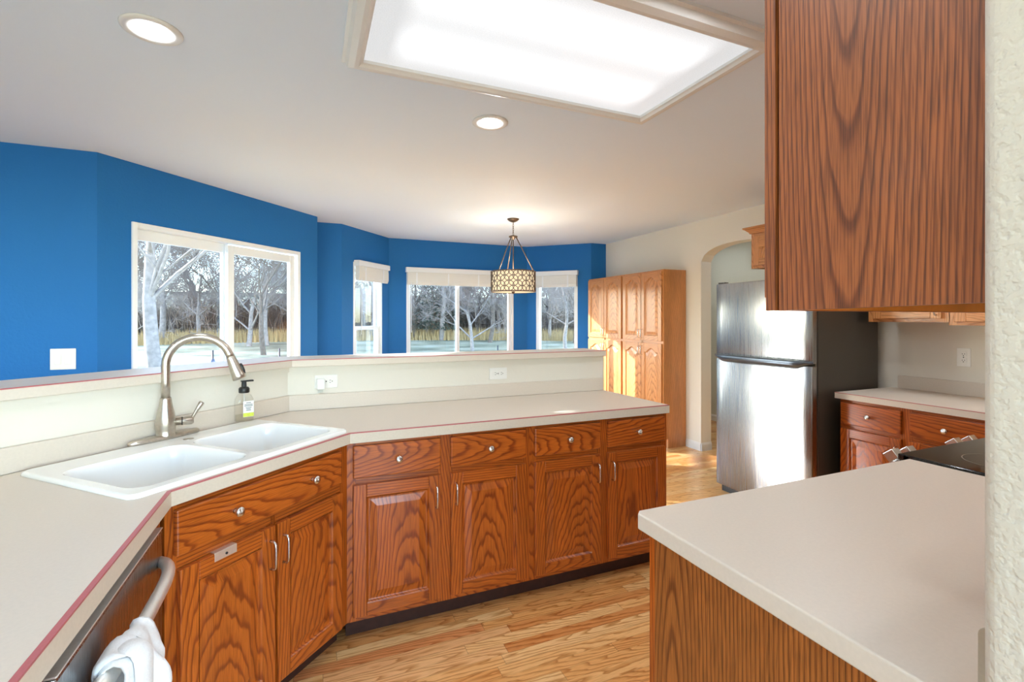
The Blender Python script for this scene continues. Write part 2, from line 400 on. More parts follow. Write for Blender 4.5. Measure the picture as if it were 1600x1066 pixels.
wall('wall_bay_jut', (3.56, 5.62), (3.80, 5.62), 0, CEIL, M['blue'], eb=.14)
AY0, AY1, ASP, ATOP = 2.95, 3.86, 2.0, 2.15
wr = wall('wall_right', (3.8, 5.62), (3.8, -2.6), 0, CEIL, M['cream'], [(5.62-AY1, 5.62-AY0, -.01, 2.2)], t=.14, ea=.30)
m = MB()                                      # arched head of the opening
K = 20; poly = []
for i in range(K+1):
    y = AY0+(AY1-AY0)*i/K; q = (2*i/K-1); poly.append((y, ASP+(ATOP-ASP)*(max(0, 1-abs(q)**2.4))**.55))
for i in range(K):
    (ya, za), (yb, zb) = poly[i], poly[i+1]
    m.add([(3.8, ya, za), (3.94, ya, za), (3.94, yb, zb), (3.8, yb, zb), (3.8, ya, 2.2), (3.94, ya, 2.2), (3.94, yb, 2.2), (3.8, yb, 2.2)],
          [(0, 1, 2, 3), (0, 3, 7, 4), (1, 5, 6, 2)])
o = st(m.build('wall_arch_head', M['cream'], recenter=False)); 
wall('wall_back', (3.8, -2.6), (-4.2, -2.6), 0, CEIL, M['cream'], [(.6, 3.6, .1, 2.3), (4.2, 7.7, .1, 2.3)], ea=T, eb=T)  # unseen openings added so sky light fills the room
wall('wall_west', (-4.2, -2.6), (-4.2, 3.76), 0, CEIL, M['cream'], [], ea=T, eb=T)
# wall behind the range, its end close to the camera
m = MB(); ne = .66; ny1 = .2573; ny0 = .13
prof = [(ny0, 0)]
pts = [(3.8, ny0), (3.8, .30)]
m = MB()
cpts = [(3.8, .13), (3.8, .30), (ne+.055, .30)]
rb = .02
for i in range(7):
    a = R(90+90*i/6); cpts.append((ne+rb+rb*cos(a), .285-rb+rb*sin(a)-.0))
cpts += [(ne, .13)]
# wall footprint: thin end return slightly narrower, with a rounded drywall corner
foot = [(3.8, .11), (3.8, .30), (.735, .30)]
for i in range(7):
    a = R(90+90*i/6); foot.append((.7155+.0195+.0195*cos(a), .2805+.0195*sin(a)))
for i in range(7):
    a = R(180+90*i/6); foot.append((.735+.0195*cos(a), .13+.0195*sin(a)-.0005))
n = len(foot)
m = MB()
zz = [0, CEIL]
L = [[(p[0], p[1], z) for p in foot] for z in zz]
m.loops(L, 0, True, True, smooth=False)
NW = wall_mat('near_wall_dimmed_cream', s2l(214, 208, 194), .0045, 105)  # house cream, darkened in colour to offset strong light on this end
st(m.build('wall_near', NW, recenter=False))
# hall beyond the arch
wall('wall_hall', (5.1, 6.0), (5.1, 1.4), 0, CEIL, M['hall'])
wall('wall_hall_end', (3.94, 5.9), (5.1, 5.9), 0, CEIL, M['hall'])
wall('wall_hall_start', (5.1, 1.5), (3.94, 1.5), 0, CEIL, M['hall'])
# floor and ceiling
m = MB(); m.prism([(-4.2, -2.6), (5.1, -2.6), (5.1, 5.9), (3.8, 5.62), (3.56, 5.62), (2.89, 6.28), (.93, 6.28), (.317, 5.55), (.052, 5.55), (.065, 5.26), (-1.23, 3.76), (-4.2, 3.76)], -.1, 0)
st(m.build('floor', M['floor'], recenter=False))
m = MB(); m.prism([(-4.4, -2.8), (5.3, -2.8), (5.3, 6.5), (.5, 6.5), (-1.9, 4.2), (-4.4, 4.2)], CEIL, CEIL+.12)
st(m.build('ceiling', M['ceil'], recenter=False))
# baseboards
def base(name, A, B, h=.085):
    A = Vector(A); B = Vector(B); L = (B-A).length
    m = MB(); m.prism([(0, 0), (-.012, 0), (-.012, h-.02), (-.004, h), (0, h)], 0, L, ax='x')
    o = m.build(name, M['trimw'], recenter=False); o.location = (A.x, A.y, 0); o.rotation_euler = (0, 0, math.atan2(B.y-A.y, B.x-A.x)); return st(o)
base('baseboard_right', (3.8, 4.07), (3.8, 3.86)); base('baseboard_arch_jamb', (3.8, 3.86), (3.94, 3.86)); base('baseboard_hall', (5.1, 5.9), (5.1, 1.5))
base('baseboard_bay_left', (.317, 5.55), (.93, 6.28)); base('baseboard_bay_back', (.93, 6.28), (2.89, 6.28)); base('baseboard_bay_right', (2.89, 6.28), (3.5, 5.68))
base('baseboard_left', (-4.2, 3.76), (-1.23, 3.76))

# ------------------------------------------------------------------ windows
def window(name, A, B, hole, style):
    A = Vector(A); B = Vector(B); s0, s1, z0, z1 = hole; W = s1-s0
    d = (B-A).normalized(); base_ = A+d*s0
    r = empty(name, (base_.x, base_.y, 0), math.atan2(d.y, d.x), kind='structure')
    Y0, Y1 = (.015, .09)
    def ring(nm, x0, x1, za, zb, fw, y0, y1, fwt=None, fwb=None):
        fwt = fwt or fw; fwb = fwb or fw
        m = MB(); m.box(x0, y0, za, x0+fw, y1, zb); m.box(x1-fw, y0, za, x1, y1, zb)
        m.box(x0+fw, y0, zb-fwt, x1-fw, y1, zb); m.box(x0+fw, y0, za, x1-fw, y1, za+fwb)
        return m.build(nm, M['white'], r, bev=.003)
    def pane(x0, x1, za, zb, y):
        m = MB(); m.box(x0, y-.002, za, x1, y+.002, zb); m.build('pane', M['glass'], r)
    if style == 'patio':
        ring('window_frame', 0, W, z0, z1, .032, -.015, .10)
        mid = W*.50
        # fixed (left) panel and sliding (right) panel
        ring('sash', .032, mid+.02, z0+.03, z1-.032, .045, .055, .09, .075, .09); pane(.077, mid-.025, z0+.12, z1-.107, .072)
        ring('sash', mid-.02, W-.05, z0+.03, z1-.045, .06, .01, .045, .068, .09); pane(mid+.04, W-.11, z0+.12, z1-.113, .028)
        m = MB(); m.box(mid-.012, -.018, .95, mid+.008, .01, 1.12); m.build('window_handle', M['white'], r, bev=.004)
    elif style == 'slider':
        ring('window_frame', 0, W, z0, z1, .035, .0, .10)
        mid = W*.465
        ring('sash', .035, mid+.02, z0+.03, z1-.035, .03, .055, .085); pane(.065, mid-.01, z0+.06, z1-.065, .07)
        ring('sash', mid-.03, W-.035, z0+.03, z1-.035, .045, .012, .045); pane(mid+.015, W-.08, z0+.075, z1-.08, .028)
    elif style == 'hung':
        ring('window_frame', 0, W, z0, z1, .035, .0, .10)
        mr = 1.27
        ring('sash', .035, W-.035, mr, z1-.035, .035, .055, .085); pane(.07, W-.07, mr+.035, z1-.07, .07)
        ring('sash', .035, W-.035, z0+.03, mr+.04, .045, .012, .045); pane(.08, W-.08, z0+.075, mr-.005, .028)
    else:
        ring('window_frame', 0, W, z0, z1, .05, .0, .10); pane(.05, W-.05, z0+.05, z1-.05, .05)
    return r
PA, PB = (-1.23, 3.76), (.065, 5.26)
window('window_1', PA, PB, W1H, 'patio')
window('window_2', (.317, 5.55), (.93, 6.28), (.204, .80, .72, 2.05), 'hung')
window('window_3', (.93, 6.28), (2.89, 6.28), (.225, 1.75, .72, 2.05), 'slider')
window('window_4', (2.89, 6.28), (3.56, 5.62), (.14, .75, .72, 2.05), 'fixed')

def blind(A, B, s0, s1, label, zf=1.84, cord=.06):
    A = Vector(A); B = Vector(B); d = (B-A).normalized(); p = A+d*s0; W = s1-s0
    r = empty('window_blind', (p.x, p.y, zf), math.atan2(d.y, d.x), label, 'blind', 'raised blinds over the bay windows')
    m = MB(); m.prism([(-.075, .165), (-.075, .225), (-.065, .23), (-.001, .23), (-.001, .165)], 0, W, ax='x'); m.build('valance', M['white'], r, bev=.003)
    m = MB()
    prof = [(-.062, .165), (-.066, .12), (-.066, .04), (-.052, .0), (-.02, .002), (-.006, .04), (-.006, .165)]
    m.prism(prof, .018, W-.018, ax='x'); fb = m.build('fabric', M['blindw'], r, bev=.004)
    n_ = max(2, round(W/.5)+1)
    for i in range(n_):
        x = .14+(W-.28)*i/(n_-1); m = MB(); m.box(x-.010, -.069, .0, x+.010, -.066, .16); m.build('tape', M['white'], r)
    m = MB(); m.tube([(cord, -.064, .03), (cord, -.064, -.3), (cord, -.062, -.62)], .0035, 6); m.build('wand', M['white'], r)
    return r
blind((.317, 5.55), (.93, 6.28), .215, .865, 'raised white blind over the narrow window left of the wide one')
blind((.93, 6.28), (2.89, 6.28), .21, 1.765, 'raised white blind over the wide bay window behind the lamp', cord=.07)
blind((2.89, 6.28), (3.56, 5.62), .12, .765, 'raised white blind over the right bay window beside the pantry', cord=.05)

# ------------------------------------------------------------------ ceiling fixtures
r = empty('ceiling_light', (.857, 1.622, CEIL), 0, 'large rectangular fluorescent ceiling light with white moulded frame', 'ceiling light')
fx0, fx1, fy0, fy1 = -.742, .742, -.408, .408
def frame_loops(m, prof):
    L = [[(x0, y0, z) for x0, y0 in ((fx0+i, fy0+i), (fx1-i, fy0+i), (fx1-i, fy1-i), (fx0+i, fy1-i))] for i, z in prof]
    m.loops(L, 0, False, False, smooth=False)
m = MB(); frame_loops(m, [(0, 0), (0, -.012), (.012, -.016), (.022, -.040), (.045, -.048), (.060, -.048), (.068, -.040), (.076, -.036), (.076, -.012)])
m.build('frame', M['trimw'], r, fixn=True)
m = MB(); m.box(fx0+.074, fy0+.074, -.024, fx1-.074, fy1-.074, -.016); m.build('diffuser', M['lens'], r)
def can(x, y, label, grp='recessed ceiling lights'):
    r = empty('recessed_light', (x, y, CEIL), 0, label, 'ceiling light', grp)
    m = MB(); m.lathe([(.056, -.002), (.060, -.006), (.085, -.010), (.094, -.006), (.095, 0), (.056, 0)], n=40)
    m.build('trim_ring', M['trimw'], r)
    m = MB(); m.lathe([(.0, -.0035), (.053, -.0035), (.053, -.001), (0, -.001)], n=32); m.build('lens', M['can'], r)
can(-.527, 2.09, 'recessed ceiling light nearest the upper left corner of the room view')
can(.878, 2.375, 'recessed ceiling light beyond the middle of the big fluorescent fixture')
for x, y in ((.25, .78), (1.15, .98), (-.5, .4), (-2.4, 2.1), (-2.4, .3), (.3, -1.4), (-2.2, -1.5), (3.0, .9), (2.4, 1.4), (3.1, 2.1), (3.3, 1.2)):  # out-of-view cans added to brighten floor, counters and cabinets
    can(x, y, 'added recessed fill light in the unseen part of the ceiling')
can(4.5, 3.4, 'added unseen fill light in the hall ceiling behind the arch')  # both hall cans are unseen, added to lighten the hall
can(4.5, 4.7, 'second added unseen fill light deeper in the hall behind the arch')

# pendant lamp over the dining bay
r = empty('pendant_lamp', (1.95, 4.58, CEIL), 0, 'bronze drum pendant lamp with ring lattice hanging in front of the bay', 'pendant lamp')
m = MB(); m.lathe([(.0, -.035), (.02, -.034), (.045, -.022), (.062, -.006), (.062, 0), (0, 0)], n=28); m.build('canopy', M['bronze'], r)
m = MB()
for k in range(6):
    zc = -.045-.022*k; p = []
    for i in range(13):
        t = 2*PI*i/12; a, b_ = .007*cos(t), .014*sin(t)
        p.append((a, 0, zc+b_) if k % 2 else (0, a, zc+b_))
    m.tube(p, .0022, 6, caps=False)
m.build('chain', M['bronze'], r)
m = MB(); m.lathe([(0, -.172), (.02, -.172), (.045, -.180), (.045, -.192), (.02, -.197), (.014, -.215), (0, -.216)], n=24); m.build('hub', M['bronze'], r)
for k in range(3):
    a = R(-35+120*k); m = MB(); m.tube([(.03*cos(a), .03*sin(a), -.19), (.215*cos(a), .215*sin(a), -.545)], .0055, 8); m.build('rod', M['bronze'], r)
m = MB(); m.tube([(0, 0, -.19), (0, 0, -.60)], .006, 8); m.build('stem', M['bronze'], r)
sh_ = MB(); rs = .222; za, zb = -.762, -.553
L = [[(rr_*cos(2*PI*i/48), rr_*sin(2*PI*i/48), z) for i in range(48)] for rr_, z in ((rs, za), (rs, zb), (rs-.003, zb), (rs-.003, za))]
sh_.loops(L+[L[0]], 0); sh_ = sh_.build('lamp_shade', M['shade'], r)
m = MB(); m.lathe([(0, za+.006), (rs-.006, za+.006), (rs-.006, za+.012), (0, za+.012)], n=48); m.build('bottom_diffuser', M['shade'], r)
m = MB(); m.lathe([(0, za-.022), (.008, za-.020), (.016, za-.006), (.02, za+.004), (0, za+.005)], n=20); m.build('finial', M['bronze'], r)
m = MB(); rl = .232; NR = 16                      # ring lattice in bronze, overlapping rings in two rows
for z in (za, zb):
    m.tube([(rl*cos(2*PI*i/48), rl*sin(2*PI*i/48), z) for i in range(49)], .006, 6, caps=False)
hh = (zb-za)/2
for row in range(5):
    zc = za+(zb-za)*row/4
    for k in range(NR):
        tc_ = 2*PI*(k+(.5 if row % 2 else 0))/NR; rad = hh*.5*1.02; p = []
        for i in range(25):
            t = 2*PI*i/24; ang = tc_+rad*cos(t)/rl; z = zc+rad*sin(t)
            if za-.001 <= z <= zb+.001: p.append((rl*cos(ang), rl*sin(ang), z))
            else:
                if len(p) > 1: m.tube(p, .0035, 5)
                p = []
        if len(p) > 1: m.tube(p, .0035, 5)
m.build('lattice', M['bronze'], r)

pl = bpy.data.lights.new('pendant_bulb', 'POINT'); pl.energy = 6; pl.color = (1, .97, .93); pl.shadow_soft_size = .05
po = bpy.data.objects.new('pendant_bulb', pl); C.objects.link(po); po.location = (0, 0, -.63); po.parent = r

# ------------------------------------------------------------------ cabinet parts
def door_mesh(W, H, arch=0.0, stile=.055, rail=.055, TH=.021):
    """front faces -Y, centred on x; y from -TH to 0, z 0..H. slot0 vertical grain, slot1 horizontal grain"""
    m = MB(); w = W/2; K = 14
    def top(x, ins):
        zt = H-rail-ins
        if not arch: return zt
        q = abs(x)/(w-stile-.0001); q = min(q, 1)
        s = 1-q
        bump_ = 0 if q > .80 else (0.5+0.5*cos(PI*min(1, q/.80)))**.75
        return zt-arch*(1-bump_)
    def loop(ins, y):
        x1 = w-stile-ins; zb_ = rail+ins
        P = [(-x1, y, zb_), (x1, y, zb_)]
        for i in range(K+1):
            x = x1-2*x1*i/K; xe = x*(w-stile)/x1 if x1 else x
            P.append((x, y, top(xe, ins)))
        return P
    m.box(-w, -TH, 0, -w+stile, 0, H, 0); m.box(w-stile, -TH, 0, w, 0, H, 0)
    m.box(-w+stile, -TH, 0, w-stile, 0, rail, 1)
    if not arch: m.box(-w+stile, -TH, H-rail, w-stile, 0, H, 1)
    else:
        lp = loop(0, 0)[2:]
        poly = [(w-stile, H)]+[(-w+stile, H)]+[(p[0], p[2]) for p in reversed(lp)]
        m.prism(poly, -TH, 0, 1, ax='y')
    m.loops([loop(-.0, -TH), loop(.004, -TH+.004), loop(.006, -TH+.010), loop(.014, -TH+.010), loop(.040, -TH+.003), loop(.043, -TH+.002)], 0, False, True, smooth=False)
    return m
def add_pull(parent, x, z, y, vert=True, L=.096):
    m = MB(); h = L/2; p = [(0, 0, -h), (0, -.020, -h), (0, -.027, -h+.008), (0, -.029, -h+.022), (0, -.029, h-.022), (0, -.027, h-.008), (0, -.020, h), (0, 0, h)]
    if not vert: p = [(q[2], q[1], 0) for q in p]
    m.tube([(x+a, y+b_, z+c) for a, b_, c in p], .0042, 8)
    o = m.build('handle', M['chrome'], parent); return o
def add_knob(parent, x, z, y):
    m = MB(); m.lathe([(0, 0), (.008, 0), (.006, -.004), (.0055, -.012), (.012, -.017), (.0155, -.022), (.0155, -.026), (.011, -.030), (0, -.031)], c=(x, y, z), n=20, axis='y')
    return m.build('knob', M['chrome'], parent)
def add_door(root, xc, z0, W, H, pull=None, arch=0, mats=None, py=None, name='door', pz=None):
    V, Hm = mats
    m = door_mesh(W, H, arch)
    o = m.build(name, [V, Hm], root, bev=.0025, recenter=False)
    o.location = (xc, 0, z0)
    if pull:
        px = W/2-.022 if pull == 'R' else -W/2+.022
        add_pull(o, px, (H-.095 if pz is None else pz), -.019)
    return o
def add_drawer(root, xc, z0, W, H, knobs=(0,), mats=None, name='drawer'):
    V, Hm = mats
    m = MB(); m.box(-W/2, -.019, -H/2, W/2, 0, H/2)
    o = m.build(name, Hm, root, bev=.005, recenter=False, seg=2); o.location = (xc, 0, z0+H/2)
    for k in knobs: add_knob(o, k, 0, -.019)
    return o
def carcass(root, W, D, H, mats, toe=.10, stiles=(), rails=(), y0=0.0, endmat=None, left=.024, right=.024, nm='body'):
    """face frame at y=0..+.019 and box behind"""
    V, Hm = mats
    m = MB()
    m.box(0, .019, toe, .016, D, H); m.box(W-.016, .019, toe, W, D, H)
    m.box(.016, .019, toe, W-.016, D, toe+.016)
    m.box(.016, D-.008, toe+.016, W-.016, D, H)
    if toe: m.box(0, .09, 0, .016, D, toe); m.box(W-.016, .09, 0, W, D, toe)
    m.build(nm, endmat or V, root, recenter=False)
    if toe: mt_ = MB(); mt_.box(0, .075, 0, W, .09, toe); mt_.build('toe_kick', M['toe_shade'], root)
    m = MB()
    xs = [0]+list(stiles)+[W]
    m.box(0, 0, toe, left, .019, H, 0); m.box(W-right, 0, toe, W, .019, H, 0)
    for a, b_ in stiles_pairs(stiles): m.box(a, 0, toe, b_, .019, H, 0)
    segs = []; cur = left
    for a, b_ in stiles_pairs(stiles): segs.append((cur, a)); cur = b_
    segs.append((cur, W-right))
    for a, b_ in segs:
        for z0, z1 in rails: m.box(a, 0, z0, b_, .019, z1, 1)
    m.build('face_frame', [V, Hm], root, recenter=False)
def stiles_pairs(s): return [(a, b_) for a, b_ in s]

OM = (M['oak_v'], M['oak_h'])
ZT = .876
def base_cab(root, W, cols, knobs=True, D=.58, pulls='RL', mats=OM, endmat=None, edge=.024, mid=.048, wide=False, H=ZT, dz=(.125, .562), wz=(.715, .139)):
    n_ = len(cols)
    st_ = []
    if n_ == 2 and not wide: st_ = [((cols[0][1]-.012), (cols[1][0]+.012))]
    carcass(root, W, D, H, mats, stiles=st_, rails=[(.10, .137), (.675, .727), (.842, H)], left=cols[0][0]+.012, right=W-cols[-1][1]+.012, endmat=endmat)
    for i, (a, b_) in enumerate(cols):
        add_door(root, (a+b_)/2, dz[0], b_-a, dz[1], pulls[i], 0, mats)
        if not wide: add_drawer(root, (a+b_)/2, wz[0], b_-a, wz[1], (0,), mats)

YF = 2.114
FY = YF+.027          # face frame plane of the long run
r = empty('base_cabinet', (.143, FY, 0), 0, 'two-door oak base cabinet beside the sink cabinet, left half of the long run', 'cabinet', 'oak base cabinets under the long counter')
base_cab(r, .8545, [(.024, .403), (.451, .830)])
r = empty('base_cabinet', (.9975, FY, 0), 0, 'two-door oak base cabinet at the free right end of the long counter', 'cabinet', 'oak base cabinets under the long counter')
base_cab(r, .8545, [(.0245, .4055), (.4525, .8305)])

# sink cabinet on the diagonal.  local x along (1,1), front faces (1,-1)
KX, KY, TT = .154, 2.114, .514
off = .027
k2 = Vector((KX-TT, KY-TT)); k1 = Vector((KX, KY))
org = k2+Vector((-R2, R2))*off
r = empty('sink_cabinet', (org.x, org.y, 0), PI/4, 'diagonal oak sink cabinet with one wide false drawer and two doors', 'cabinet')
WD = TT*sqrt(2)
m = MB(); m.box(.0, 0, .10, .033, .019, ZT, 0); m.box(.695, 0, .10, WD+.011, .019, ZT, 0); m.box(.352, 0, .10, .376, .019, .7, 0)
for z0, z1 in ((.10, .137), (.675, .727), (.842, ZT)): m.box(.033, 0, z0, .695, .019, z1, 1)
m.box(.033, .0, .727, .695, .010, .842, 1)
m.build('face_frame', list(OM), r, recenter=False)
m = MB(); m.box(0.0, .072, 0, WD+.03, .09, .10); m.build('toe_kick', M['toe_shade'], r)
m = MB(); m.box(.016, .019, .10, .70, .40, .116); m.build('body', M['oak_h'], r, recenter=False)
add_door(r, (.031+.357)/2, .112, .326, .563, 'R', 0, OM)
add_door(r, (.367+.688)/2, .112, .321, .563, 'L', 0, OM)
add_drawer(r, (.022+.688)/2, .715, .666, .134, (-.151, .172), OM)
# over-door steel clip
m = MB(); m.box(.133, -.0215, .650, .208, -.0195, .6765); m.box(.133, -.0215, .6755, .208, .0, .6775)
m.build('hook_plate', M['satin'], None, bev=.002, recenter=False)
o = bpy.data.objects['hook_plate']; o.location = r.location; o.rotation_euler = r.rotation_euler
tag(o, 'small bent metal clip hooked over the top of the left sink cabinet door', 'clip')
m = MB(); m.lathe([(0, -.0235), (.004, -.0235), (.004, -.0216), (0, -.0216)], c=(.172, 0, .662), n=10, axis='y'); m.build('screw', M['slot'], o, recenter=False)

# left run: filler, dishwasher and a cabinet beyond it. local x = +Y, front faces +X
FX = KX-TT-.027
r = empty('filler_panel', (FX, 1.567, 0), PI/2, 'narrow upright oak filler between dishwasher and sink cabinet', 'panel')
m = MB(); m.box(0, 0, .10, .044, .02, ZT); m.build('stile', M['oak_v'], r, recenter=False)
m = MB(); m.box(0, .075, 0, .06, .09, .10); m.build('toe_kick', M['oak_h'], r, recenter=False)
r = empty('dishwasher', (FX+.006, .965, 0), PI/2, 'stainless dishwasher with bowed bar handle under the left counter', 'dishwasher')
m = MB(); m.box(.004, .03, .09, .596, .56, .866); m.build('body', M['fridge_side'], r)
m = MB(); m.box(.004, -.012, .105, .596, .028, .828); dd = m.build('door', M['steel'], r, bev=.006)
m = MB(); m.box(.006, -.0125, .8285, .594, .024, .832); m.build('control_strip', M['satin'], r, bev=.001)
m = MB(); m.box(.006, .022, .834, .594, .03, .866); m.build('top_gap', M['black'], r)
m = MB(); m.box(.01, .05, 0, .59, .07, .09); m.build('toe_kick', M['black'], r)
m = MB(); hp = []
for i in range(21):
    q = i/20; x = .02+.56*q; b_ = 1-abs(2*q-1)**4; hp.append((x, -.006-.052*b_**.8, .745+.012*b_))
m.tube(hp, .0145, 14); m.build('handle', M['satin'], r)
r = empty('base_cabinet', (FX, .10, 0), PI/2, 'oak base cabinet nearer the camera than the dishwasher, under the left counter', 'cabinet', 'oak base cabinets under the left counter')
base_cab(r, .86, [(.024, .406), (.454, .836)])

# towel over the dishwasher handle
hx = FX+.006+.058; hz = .757
r = empty('dish_towel', (hx, 1.135, hz), PI/2, 'white terry dish towel draped over the dishwasher handle', 'towel')
m = MB(); NU, NV = 34, 44; L = []
random.seed(5)
for i in range(NU+1):
    u = -.105+.21*i/NU; row = []
    fold = .010*sin(u*95+.6)+.006*sin(u*41+2)
    for j in range(NV+1):
        s = -.34+.60*j/NV     # s<0 front drop, s>0 back drop
        rr_ = .020+.004*sin(u*60)
        if abs(s) < rr_*PI/2:
            a = s/rr_; y = rr_*sin(a); z = rr_*cos(a)
        else:
            sg = 1 if s > 0 else -1; e = abs(s)-rr_*PI/2; y = sg*rr_; z = -e
            if sg < 0: y -= (fold+.012)*min(1, e/.05)+.010*sin(e*22+u*18)*min(1, e/.08); y -= .008*math.exp(-((e-.10)/.07)**2)*(.4+.6*cos(u*14)**2)
            else: y = min(y+fold*.2*min(1, e/.05), .030)
        sc = 1-.28*math.exp(-(s/.07)**2) if True else 1
        row.append((u*sc+.004*sin(s*40), y, z))
    L.append(row)
m.loops(L, 0, close=False, smooth=True)
o = m.build('cloth', M['cloth'], r, recenter=False, fixn=False); md = o.modifiers.new('solid', 'SOLIDIFY'); md.thickness = .005; md.offset = 0
m = MB(); L = []                                       # a twisted second fold looped over the bar
for i in range(25):
    t = i/24; s = -.20+.30*t; row = []
    rr_ = .030
    if abs(s) < rr_*PI/2: a = s/rr_; yc, zc = rr_*sin(a), rr_*cos(a)
    else: yc = rr_*(1 if s > 0 else -1); zc = -(abs(s)-rr_*PI/2)
    if s < 0: yc -= .008*sin(min(1, -s/.12)*PI/2)
    for k in range(12):
        a = 2*PI*k/12; row.append((-.035+.10*(s-.0)*.9+(.034+.006*sin(7*s*8+k))*cos(a), yc+.011*sin(a), zc+.003*sin(3*a)))
    L.append(row)
m.loops(L, 0, True, True); 
o = m.build('fold', M['cloth'], r, recenter=False)

# ------------------------------------------------------------------ long worktop with splash
CT0, CT1 = .876, .914
YB = 2.735; XE = 1.85
bk = Vector((KX-TT-.62, 0))
dL = .62*sqrt(2)-0          # diag back line: X-Y = (KX-KY) - .62*sqrt2
cD = (KX-KY)-.62*sqrt(2)
bX = KX-TT-.62; 
outer = [(KX-TT, .05), (KX-TT, KY-TT), (KX, KY), (XE, KY), (XE-.022, YB), (YB+cD, YB), (bX, bX-cD), (bX, .05)]
SC = Vector((-.340, 2.044))       # sink centre
def sk(x, y): return (SC.x+(x-y)*R2, SC.y+(x+y)*R2)
hole = [sk(*p) for p in [(-.40, -.262), (.40, -.262), (.40, .262), (-.40, .262)]]
m = MB()
vt, ft = flat_holes(outer, [hole], CT1); m.add(vt, ft)
vt, ft = flat_holes(outer, [hole], CT0); m.add(vt, ft)
for lp in (outer, hole):
    n_ = len(lp); m.add([(p[0], p[1], CT0) for p in lp]+[(p[0], p[1], CT1) for p in lp], [(i, (i+1) % n_, n_+(i+1) % n_, n_+i) for i in range(n_)])
wt = m.build('countertop', M['laminate'], None, recenter=False)
bm = bmesh.new(); bm.from_mesh(wt.data); bmesh.ops.remove_doubles(bm, verts=bm.verts, dist=1e-5); bmesh.ops.recalc_face_normals(bm, faces=bm.faces); bm.to_mesh(wt.data); bm.free()
tag(wt, 'long angled beige laminate worktop with dusty red edge line, holding the sink', 'countertop')
def offset_path(path, d):
    """offset polyline to the left by d"""
    out = []
    for i, p in enumerate(path):
        p = Vector(p)
        a = (p-Vector(path[i-1])).normalized() if i else None; b_ = (Vector(path[i+1])-p).normalized() if i < len(path)-1 else None
        if a is None: nrm = Vector((-b_.y, b_.x)); out.append(p+nrm*d)
        elif b_ is None: nrm = Vector((-a.y, a.x)); out.append(p+nrm*d)
        else:
            na, nb = Vector((-a.y, a.x)), Vector((-b_.y, b_.x)); mm = (na+nb).normalized(); out.append(p+mm*(d/mm.dot(na)))
    return out
def strip(m, path, d0, d1, z0, z1, mi=0):
    A = offset_path(path, d0); B = offset_path(path, d1)
    L = [[(a.x, a.y, z0), (b_.x, b_.y, z0), (b_.x, b_.y, z1), (a.x, a.y, z1)] for a, b_ in zip(A, B)]
    m.loops(L, mi, True, True, smooth=False)
front = [(KX-TT, .05), (KX-TT, KY-TT), (KX, KY), (XE, KY)]
m = MB(); strip(m, front, -.0012, .0095, CT1-.003, CT1+.0008); m.build('edge_inlay', M['pink'], wt, recenter=False)
m = MB(); strip(m, front, -.0012, .0, CT0-.006, CT1-.003); m.build('front_edge', M['edge'], wt, recenter=False)
back = [(bX, .05), (bX, bX-cD), (YB+cD, YB), (XE-.022, YB)]
m = MB(); strip(m, back, 0, .019, CT1, CT1+.082); m.build('backsplash', M['laminate'], wt, recenter=False, bev=.003)

# low bar wall behind it and its ledge
m = MB(); strip(m, back, .0195, .135, 0, 1.144); st(m.build('wall_bar', M['cream'], None, recenter=False))
m = MB(); strip(m, [(p[0], p[1]) for p in back], -.035, .245, 1.146, 1.184)
lg = m.build('bar_ledge', M['laminate'], None, recenter=False, bev=.003)
tag(lg, 'long raised beige bar ledge with red line on top of the low wall', 'ledge')
m = MB(); strip(m, back, -.0360, -.029, 1.1810, 1.1848); m.build('edge_inlay', M['pink'], lg, recenter=False)
m = MB(); strip(m, back, .000, .0195, 1.118, 1.146); st(m.build('trim_1', M['cream'], None, recenter=False))
m = MB(); m.box(XE-.0215, YB+.019, 0, XE-.008, YB+.137, 1.144); st(m.build('trim_2', M['cream'], None, recenter=False))

# ------------------------------------------------------------------ sink
r = empty('kitchen_sink', (SC.x, SC.y, CT1), PI/4, 'white double bowl drop-in sink in the angled counter', 'sink')
ow, oh = .419, .280
out = rrect(-ow, -oh, ow, oh, .03)
bl = [(-.385, -.238, -.012, .150), (.012, -.238, .385, .150)]
m = MB()
m.loops([[(x, y, z) for x, y in rrect(-ow-dx, -oh-dx, ow+dx, oh+dx, .03+max(dx, -.02))] for dx, z in ((0, .0005), (0, .006), (-.004, .011), (-.009, .0125))], 0)
vt, ft = flat_holes(rrect(-ow+.009, -oh+.009, ow-.009, oh-.009, .021), [rrect(*b_, .055, 6) for b_ in bl], .0125); m.add(vt, ft, 0)
for b_ in bl:
    Ls = []
    for ins, z in ((0, .0125), (.003, .011), (.006, .004), (.010, -.02), (.016, -.10), (.022, -.150), (.035, -.172), (.06, -.182), (.10, -.186)):
        Ls.append([(x, y, z) for x, y in rrect(b_[0]+ins, b_[1]+ins, b_[2]-ins, b_[3]-ins, max(.055-ins*.15, .035), 6)])
    m.loops(Ls, 0, False, True)
bas = m.build('basin', M['porcelain'], r, recenter=False, fixn=False)
for b_ in bl:
    m = MB(); m.lathe([(0, 0), (.042, 0), (.045, .003), (.038, .004), (.03, .001), (0, .001)], c=((b_[0]+b_[2])/2, -.03, -.186), n=24); m.build('drain', M['chrome'], r)
m = MB(); m.lathe([(0, 0), (.016, 0), (.018, .001), (.010, .0022), (0, .0022)], c=(.045, .185, .0125), n=20); m.build('badge', M['nickel'], r)
